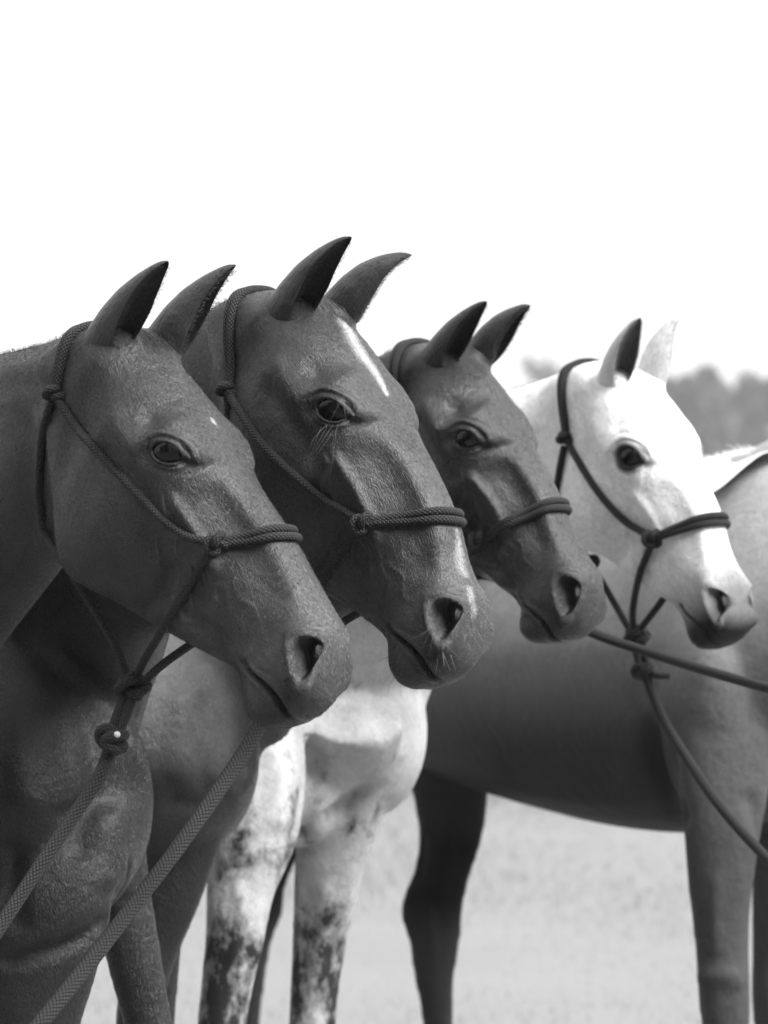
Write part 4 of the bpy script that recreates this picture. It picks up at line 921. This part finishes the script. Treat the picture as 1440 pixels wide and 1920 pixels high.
k4 = P(1209, 1258, d4 - .01); side = CR @ np.array([1., .1, 0])
for s_ in (-1, 1): finish('rope_strand', [(catmull(np.array([F4 + side * s_ * .006, (F4 + k4) / 2 + side * s_ * .0066, k4 + side * s_ * .006]), 8), .007)], M_ROPEK, rl)
finish('knot', [(knot_path(k4, F4 - k4, .0115, .007, (2, 3), 100), .008)], M_ROPEK, rl)
finish('rope_end', [(catmull(np.array([k4, P(1230, 1266, d4 - .03), P(1256, 1267, d4 - .03)]), 6), .0062)], M_ROPEK, rl)

# ------------------------------------------------------------------ whiskers, lashes, chin hair
def whiskers(h, name, specs, mat, parent):
    """specs: (x, y, direction px, length px, curl, count, spread px)"""
    items = []
    for x, y, dx, dy, ln, cnt, sp, rad in specs:
        for _ in range(cnt):
            px_, py_ = x + rng.normal(0, sp), y + rng.normal(0, sp); p, n = cast(h['bvh'], px_, py_)
            if p is None: continue
            dep = float(-((p - CO) @ CR)[2]); a = math.atan2(dy, dx) + rng.normal(0, .28); l = ln * rng.uniform(.55, 1.15) / F * dep
            dv = CR @ np.array([math.cos(a), -math.sin(a), .15]); dv = dv * .85 + n * .35; dv /= np.linalg.norm(dv); g = CR @ np.array([rng.normal(0, .3), -1, 0])
            t = np.linspace(0, 1, 7)[:, None]; items.append((p - dv * .001 + dv * l * t + (g * rng.uniform(-.05, .45) + CR @ np.array([rng.normal(0, .22), 0, 0])) * l * t ** 2, rad * (1 - .85 * t[:, 0])))
    if items: tag(link(name, tubes_mesh(name, items, 4), mat, parent), kind='stuff')
R1, R2, R3, R4 = (H[i]['root'] for i in (1, 2, 3, 4))
fur(h1['head'], h1['me'], R1, .040, 170000, .0052, .00050, 'coat_hair')
fur(h2['head'], h2['me'], R2, .038, 170000, .0052, .00050, 'coat_hair')
fur(h3['head'], h3['me'], R3, .027, 60000, .0055, .00065, 'coat_hair')
fur(h4['head'], h4['me'], R4, .54, 50000, .0055, .0006, 'coat_hair', 1300)
whiskers(h1, 'chin_whiskers', [(510, 1352, .1, 1, 26, 14, 12, .00013), (470, 1320, -.3, 1, 22, 10, 12, .00012), (600, 1300, .3, 1, 26, 7, 12, .00012), (575, 1335, .1, 1, 20, 8, 14, .00012), (640, 1260, 1, .5, 16, 5, 10, .00012)], M_HAIRD, R1)
whiskers(h1, 'jaw_hair', [(x, 1085 + (x - 160) * .56, -.1, 1, 14, 6, 8, .00012) for x in range(170, 420, 14)], M_HAIRD, R1)
whiskers(h1, 'muzzle_whiskers', [(600, 1282, .5, .9, 40, 4, 8, .00014), (590, 1290, 0, 1, 26, 4, 6, .00012)], M_HAIRL, R1)
whiskers(h2, 'muzzle_whiskers', [(895, 1140, .7, 1, 55, 12, 10, .00014), (880, 1170, .6, 1, 50, 10, 9, .00014), (830, 1220, .2, 1, 40, 6, 8, .00024), (800, 1190, -.6, .9, 50, 5, 7, .00014), (760, 1215, .2, .8, 20, 4, 8, .00012), (865, 1060, .1, 1, 44, 5, 8, .00024), (905, 1120, 1, .8, 44, 8, 9, .00014)], M_HAIRL, R2)
whiskers(h2, 'chin_whiskers', [(740, 1262, -.5, 1, 38, 22, 10, .00013), (722, 1225, -.9, .8, 34, 16, 8, .00013), (775, 1282, 0, 1, 26, 14, 12, .00012), (880, 1250, .5, 1, 18, 8, 10, .00012)], M_HAIRD, R2)
whiskers(h2, 'jaw_hair', [(x, 1128 + (x - 640) * .62, -.4, 1, 22, 7, 5, .00012) for x in range(640, 712, 6)], M_HAIRD, R2)
whiskers(h2, 'eyelashes', [(628, 792, -.25, 1, 95, 5, 7, .00014), (612, 800, -.35, 1, 120, 4, 6, .00014), (640, 745, -.2, 1, 70, 3, 6, .00012)], M_HAIRL, R2)
whiskers(h3, 'chin_whiskers', [(1010, 1195, 0, 1, 20, 18, 14, .00014), (985, 1180, -.4, 1, 18, 8, 8, .00014), (1060, 1205, 0, 1, 14, 10, 14, .00014)], M_HAIRD, R3)
whiskers(h4, 'chin_whiskers', [(1320, 1208, 0, 1, 20, 10, 12, .00014), (1295, 1190, -.4, 1, 16, 8, 8, .00014)], M_HAIRL, R4)
for h_, R_, (ex, ey) in ((h1, R1, (308, 832)), (h3, R3, (868, 812)), (h4, R4, (1172, 842)), (h2, R2, (615, 755))):
    whiskers(h_, 'eyelashes', [(ex + dx, ey + abs(dx) * .12, dx * .02, 1, 16, 3, 2, .00013) for dx in range(-16, 26, 3)], M_HAIRD, R_)

def stubble(h, parent, line, mat, ln, n=420, rad=.00022):
    pts = resample(catmull(np.array(line, float), 8), 3); items = []
    for _ in range(n):
        x, y = pts[rng.integers(0, len(pts))]; p = None
        for dy in range(0, 40, 3):
            p, nn = cast(h['bvh'], x, y - 12 + dy)
            if p is not None: break
        if p is None: continue
        d = CR @ np.array([rng.normal(-.25, .35), 1, rng.normal(0, .3)]); d /= np.linalg.norm(d); l_ = ln * rng.uniform(.5, 1.2); p = p + CR @ np.array([0, 0, -1.]) * rng.uniform(0, .012)
        items.append((np.array([p - d * .003, p + d * l_ * .5, p + d * l_ + np.array([0, 0, -.15 * l_])]), np.array([rad, rad * .7, rad * .2])))
    tag(link('mane_stubble', tubes_mesh('mane_stubble', items, 3), mat, parent), kind='stuff')
def forelock(h, parent, mat, n=170, ln=.03):
    hd = h['head']; items = []
    for _ in range(n):
        x0 = rng.uniform(.035, .075); z0 = rng.normal(0, .011); L0 = np.array([x0, .2, z0]); o = hd.world(L0)[0]; dn = -hd.axis((0, 1, 0)); hit, nn, _, _ = h['bvh'].ray_cast(Vector(o), Vector(dn))
        if hit is None: continue
        p = np.array(hit); nn = np.array(nn); d = hd.axis((1, 0, 0)) * 1.0 + hd.axis((0, 0, 1)) * (z0 * 18 + rng.normal(0, .3)) + nn * rng.uniform(.1, .5); d -= nn * 0; d /= np.linalg.norm(d); l_ = ln * rng.uniform(.4, 1.1)
        items.append((np.array([p, p + d * l_ * .5 + nn * .002, p + d * l_ - nn * .35 * l_]), np.array([.0003, .00022, .00006])))
    tag(link('forelock', tubes_mesh('forelock', items, 3), mat, parent), kind='stuff')
M_FORE = simple('brown_forelock', .10, .4, .5)
forelock(h1, R1, M_HAIRD); forelock(h2, R2, M_FORE, 260, .045); forelock(h3, R3, M_HAIRD, 120); forelock(h4, R4, M_HAIRW, 120)
stubble(h1, R1, [(0, 667), (60, 650), (105, 638), (150, 618)], M_HAIRD, .008); stubble(h2, R2, [(345, 640), (390, 592), (425, 572)], M_HAIRD, .009, 200); stubble(h3, R3, [(722, 670), (745, 655), (765, 643)], M_HAIRD, .008, 120)
stubble(h4, R4, [(955, 733), (1000, 716), (1050, 698)], M_HAIRD, .006, 160)
# ------------------------------------------------------------------ mane of horse 5
def mane5():
    top = [(1318, 866), (1345, 858), (1375, 853), (1405, 848), (1435, 842), (1470, 838)]; bot = [(1318, 932), (1345, 918), (1370, 898), (1400, 872), (1432, 850), (1470, 846)]
    a = catmull(np.array(top, float), 6); b = catmull(np.array(bot, float), 6); V = []; nr = 8
    for j in range(nr):
        t = j / (nr - 1)
        for i in range(len(a)):
            q = a[i] * (1 - t) + b[i] * t; V.append(P(q[0], q[1], 9.33 + .16 * (1 - t)))
    V = np.array(V); n = len(a); thick = CR @ np.array([0, 0, -1.]) * .045
    V = np.vstack([V, V + thick]); m = nr * n; Fc = []
    for j in range(nr - 1):
        for i in range(n - 1):
            q = j * n + i; Fc.append((q, q + 1, q + n + 1, q + n)); q += m; Fc.append((q, q + n, q + n + 1, q + 1))
    for i in range(n - 1):
        Fc.append((i, i + m, i + 1 + m, i + 1)); q = (nr - 1) * n + i; Fc.append((q, q + 1, q + 1 + m, q + m))
    for j in range(nr - 1):
        for i, f in ((0, 1), (n - 1, 0)):
            q = j * n + i; e = (q, q + n, q + n + m, q + m); Fc.append(e if f else e[::-1])
    mo = link('mane', np_mesh('mane', V, Fc), M_HAIRW, root5)
    items = []
    for _ in range(260):
        x = rng.uniform(1318, 1470); y = np.interp(x, [p[0] for p in top], [p[1] for p in top]); big = rng.random() < .12 and x > 1380
        l = rng.uniform(8, 22) if not big else rng.uniform(28, 46); a_ = rng.normal(-2.1 if not big else -2.55, .35)
        p0 = P(x, y + 3, 9.46 + rng.uniform(-.05, .05)); d = CR @ np.array([math.cos(a_), -math.sin(a_), 0]) * l / F * 9.4; t = np.linspace(0, 1, 5)[:, None]
        items.append((p0 + d * t + np.array([0, 0, -.3]) * (l / F * 9.4) * t ** 2, .0009 * (1 - .7 * t[:, 0])))
    tag(link('mane_hair', tubes_mesh('mane_hair', items, 4), M_HAIRW, root5), kind='stuff')
mane5()

# ------------------------------------------------------------------ far trees
k = NT('foliage'); nz = k.noise(k.n('NewGeometry').outputs['Position'], .6, 3); k.grey(k.ramp(nz, [(.3, .03), (.7, .075)])); k.b.inputs['Roughness'].default_value = .8; M_LEAF = k.m
M_BARK = simple('bark', .08, .9, .2, sc=3)
def tree(label, px, top, wpx, d, n=1300, leggy=.35, dens=1.0):
    base = P(px, 870, d); base[2] = 0; ppm = F / d; hgt = (870 - top) / ppm + CAMZ; rad = wpx / 2 / ppm
    root = bpy.data.objects.new('tree', None); C.objects.link(root); root.location = base; tag(root, label, 'tree', 'trees along the far edge of the field')
    v, f = limb([(np.array([0, 0, -.2]), .35, .35), (np.array([.1, 0, hgt * .25]), .25, .25), (np.array([-.1, .1, hgt * .55]), .16, .16), (np.array([0, 0, hgt * .9]), .04, .04)], 8, 2); V, Fc = [v], list(f); off = len(v)
    for i in range(5):
        a = i * 1.3 + px; s_ = np.array([0, 0, hgt * (.3 + .08 * i)]); e = s_ + np.array([math.cos(a) * rad * .7, math.sin(a) * rad * .7, hgt * .25])
        tv_, _ = tube_data(np.array([s_, (s_ + e) / 2 + [0, 0, .3], e]), [.14, .09, .03], 6); V.append(tv_); Fc += [tuple(off + q for q in g) for g in grid_faces(3, 6)]; off += len(tv_)
    link('trunk', np_mesh('trunk', np.vstack(V), Fc), M_BARK, root)
    rg = np.random.default_rng(int(px * 7 + d)); nb = 16; cl = []
    for i in range(nb):
        a = rg.uniform(0, 2 * np.pi); rr = rad * math.sqrt(rg.random()) * .72; zz = hgt * rg.uniform(leggy + .06, .88); cl.append([math.cos(a) * rr, math.sin(a) * rr, zz, rad * rg.uniform(.28, .5), (hgt * (1 - leggy)) * rg.uniform(.12, .22)])
    cl = np.array(cl); k_ = rg.integers(0, nb, n); dv = rg.normal(0, 1, (n, 3)); dv /= np.linalg.norm(dv, axis=1)[:, None]; dv *= (rg.random(n) ** .4)[:, None]
    c = cl[k_, :3] + dv * np.stack([cl[k_, 3], cl[k_, 3], cl[k_, 4]], 1); c[:, 2] = np.minimum(c[:, 2], hgt)
    u = rg.normal(0, 1, (n, 3)); u /= np.linalg.norm(u, axis=1)[:, None]; w_ = np.cross(u, rg.normal(0, 1, (n, 3))); w_ /= np.linalg.norm(w_, axis=1)[:, None]; sz = (rg.uniform(.16, .34, n) * dens)[:, None]
    Vq = np.stack([c - u * sz, c - w_ * sz * .7, c + u * sz, c + w_ * sz * .7], 1).reshape(-1, 3)
    link('crown', np_mesh('crown', Vq, np.arange(4 * n).reshape(n, 4), False), M_LEAF, root)
def fill_block_tree(label, x, y, hgt, rad, n):  # unseen oak behind the camera, added to cut fill light on the horses
    root = bpy.data.objects.new('tree', None); C.objects.link(root); root.location = (x, y, 0); tag(root, label, 'tree', 'unseen oaks added to block sky fill'); rg = np.random.default_rng(int(x * 10) + 900)
    v, f = limb([(np.array([0, 0, -.2]), .6, .6), (np.array([.1, 0, hgt * .3]), .42, .42), (np.array([-.2, .1, hgt * .6]), .25, .25), (np.array([0, 0, hgt * .92]), .05, .05)], 10, 3); link('trunk', np_mesh('trunk', v, f), M_BARK, root)
    nb = 26; a = rg.uniform(0, 2 * np.pi, nb); rr = rad * np.sqrt(rg.random(nb)) * .8; zz = hgt * rg.uniform(.10, .9, nb); rr *= np.sqrt(np.clip(1.1 - (zz / hgt - .45) ** 2 * 3, .2, 1)); cl = np.stack([np.cos(a) * rr, np.sin(a) * rr, zz], 1)
    k_ = rg.integers(0, nb, n); dv = rg.normal(0, 1, (n, 3)); dv /= np.linalg.norm(dv, axis=1)[:, None]; c = cl[k_] + dv * (rg.random(n) ** .4)[:, None] * np.array([2.3, 2.3, 2.0]); c[:, 2] = np.clip(c[:, 2], .3, hgt)
    u = rg.normal(0, 1, (n, 3)); u /= np.linalg.norm(u, axis=1)[:, None]; w_ = np.cross(u, rg.normal(0, 1, (n, 3))); w_ /= np.linalg.norm(w_, axis=1)[:, None]; sz = rg.uniform(.25, .5, n)[:, None]
    link('crown', np_mesh('crown', np.stack([c - u * sz, c - w_ * sz * .7, c + u * sz, c + w_ * sz * .7], 1).reshape(-1, 3), np.arange(4 * n).reshape(n, 4), False), M_LEAF, root)
for args in (('broad tree with dense crown just right of the white far ear', 1265, 702, 110, 330, 2600, .1, 1.3), ('tallest dense tree with rounded crown behind the white face', 1318, 688, 120, 320, 3000, .1, 1.3),
             ('low tree filling the dip in the treeline', 1372, 722, 90, 350, 2000, .08, 1.2), ('small thin pale tree above the dip at the right', 1402, 676, 66, 420, 900, .4, 1.0),
             ('dense tree at the right edge of the photo', 1430, 703, 110, 325, 2800, .1, 1.3), ('dense tree beyond the right edge of the photo', 1520, 695, 130, 330, 2400, .1, 1.3), ('low dense tree behind the eye of the white horse', 1190, 720, 110, 340, 1600, .1, 1.3),
             ('sparse round tree standing alone between the dark and white heads', 1020, 655, 92, 430, 900, .55, .8), ('low bush at the foot of the lone round tree', 962, 712, 60, 400, 700, .1, 1.0), ('long low bush left of the white poll', 1075, 716, 120, 400, 1200, .1, 1.0)):
    tree(*args)
for i, (x, hh, nm) in enumerate(((-27, 19, 'leftmost'), (-17, 21, 'second from the left'), (-8, 20, 'left of the middle'), (1, 22, 'directly behind the camera position'), (10, 20, 'right of the middle'), (19, 21, 'second from the right'), (28, 19, 'rightmost'))):
    fill_block_tree('tall broad oak added out of view to block sky fill, %s' % nm, x, -13 - (i % 2) * 2.0, hh, 6.2, 5200)
# a far hedge closes the field
def hedge():
    n = 9000; x = rng.uniform(-60, 60, n); d = 345 + rng.normal(0, 2.5, n); hgt = 3.2 + .8 * np.sin(x * .35) + .5 * np.sin(x * 1.1); z = rng.random(n) ** .8 * hgt; c = np.stack([x, d, z], 1)
    u = rng.normal(0, 1, (n, 3)); u /= np.linalg.norm(u, axis=1)[:, None]; w_ = np.cross(u, rng.normal(0, 1, (n, 3))); w_ /= np.linalg.norm(w_, axis=1)[:, None]; sz = rng.uniform(.3, .6, n)[:, None]
    o = link('hedge', np_mesh('hedge', np.stack([c - u * sz, c - w_ * sz, c + u * sz, c + w_ * sz], 1).reshape(-1, 3), np.arange(4 * n).reshape(n, 4), False), M_LEAF); tag(o, 'far hedge closing the field below the trees', kind='stuff')
hedge()
# ------------------------------------------------------------------ haze
def haze():
    x, y0, y1, z0, z1 = 1300, -260, 1700, -1.2, 26
    V = [(-x, y0, z0), (x, y0, z0), (x, y1, z0), (-x, y1, z0), (-x, y0, z1), (x, y0, z1), (x, y1, z1), (-x, y1, z1)]
    me = bpy.data.meshes.new('haze'); me.from_pydata(V, [], [(3, 2, 1, 0), (4, 5, 6, 7), (0, 1, 5, 4), (1, 2, 6, 5), (2, 3, 7, 6), (3, 0, 4, 7)])
    m = bpy.data.materials.new('haze'); m.use_nodes = True; m.node_tree.nodes.clear()
    v = m.node_tree.nodes.new('ShaderNodeVolumePrincipled'); v.inputs['Density'].default_value = HAZE; v.inputs['Color'].default_value = (.97, .97, .97, 1)
    o = m.node_tree.nodes.new('ShaderNodeOutputMaterial'); m.node_tree.links.new(v.outputs[0], o.inputs['Volume'])
    ob = bpy.data.objects.new('haze', me); C.objects.link(ob); me.materials.append(m); tag(ob, 'thin pale summer haze over the field', kind='stuff')
HAZE = .0006
haze()
#@@END
print('script seconds', round(time.time() - T0, 1), 'tris', sum(len(m.polygons) * 2 for m in bpy.data.meshes))
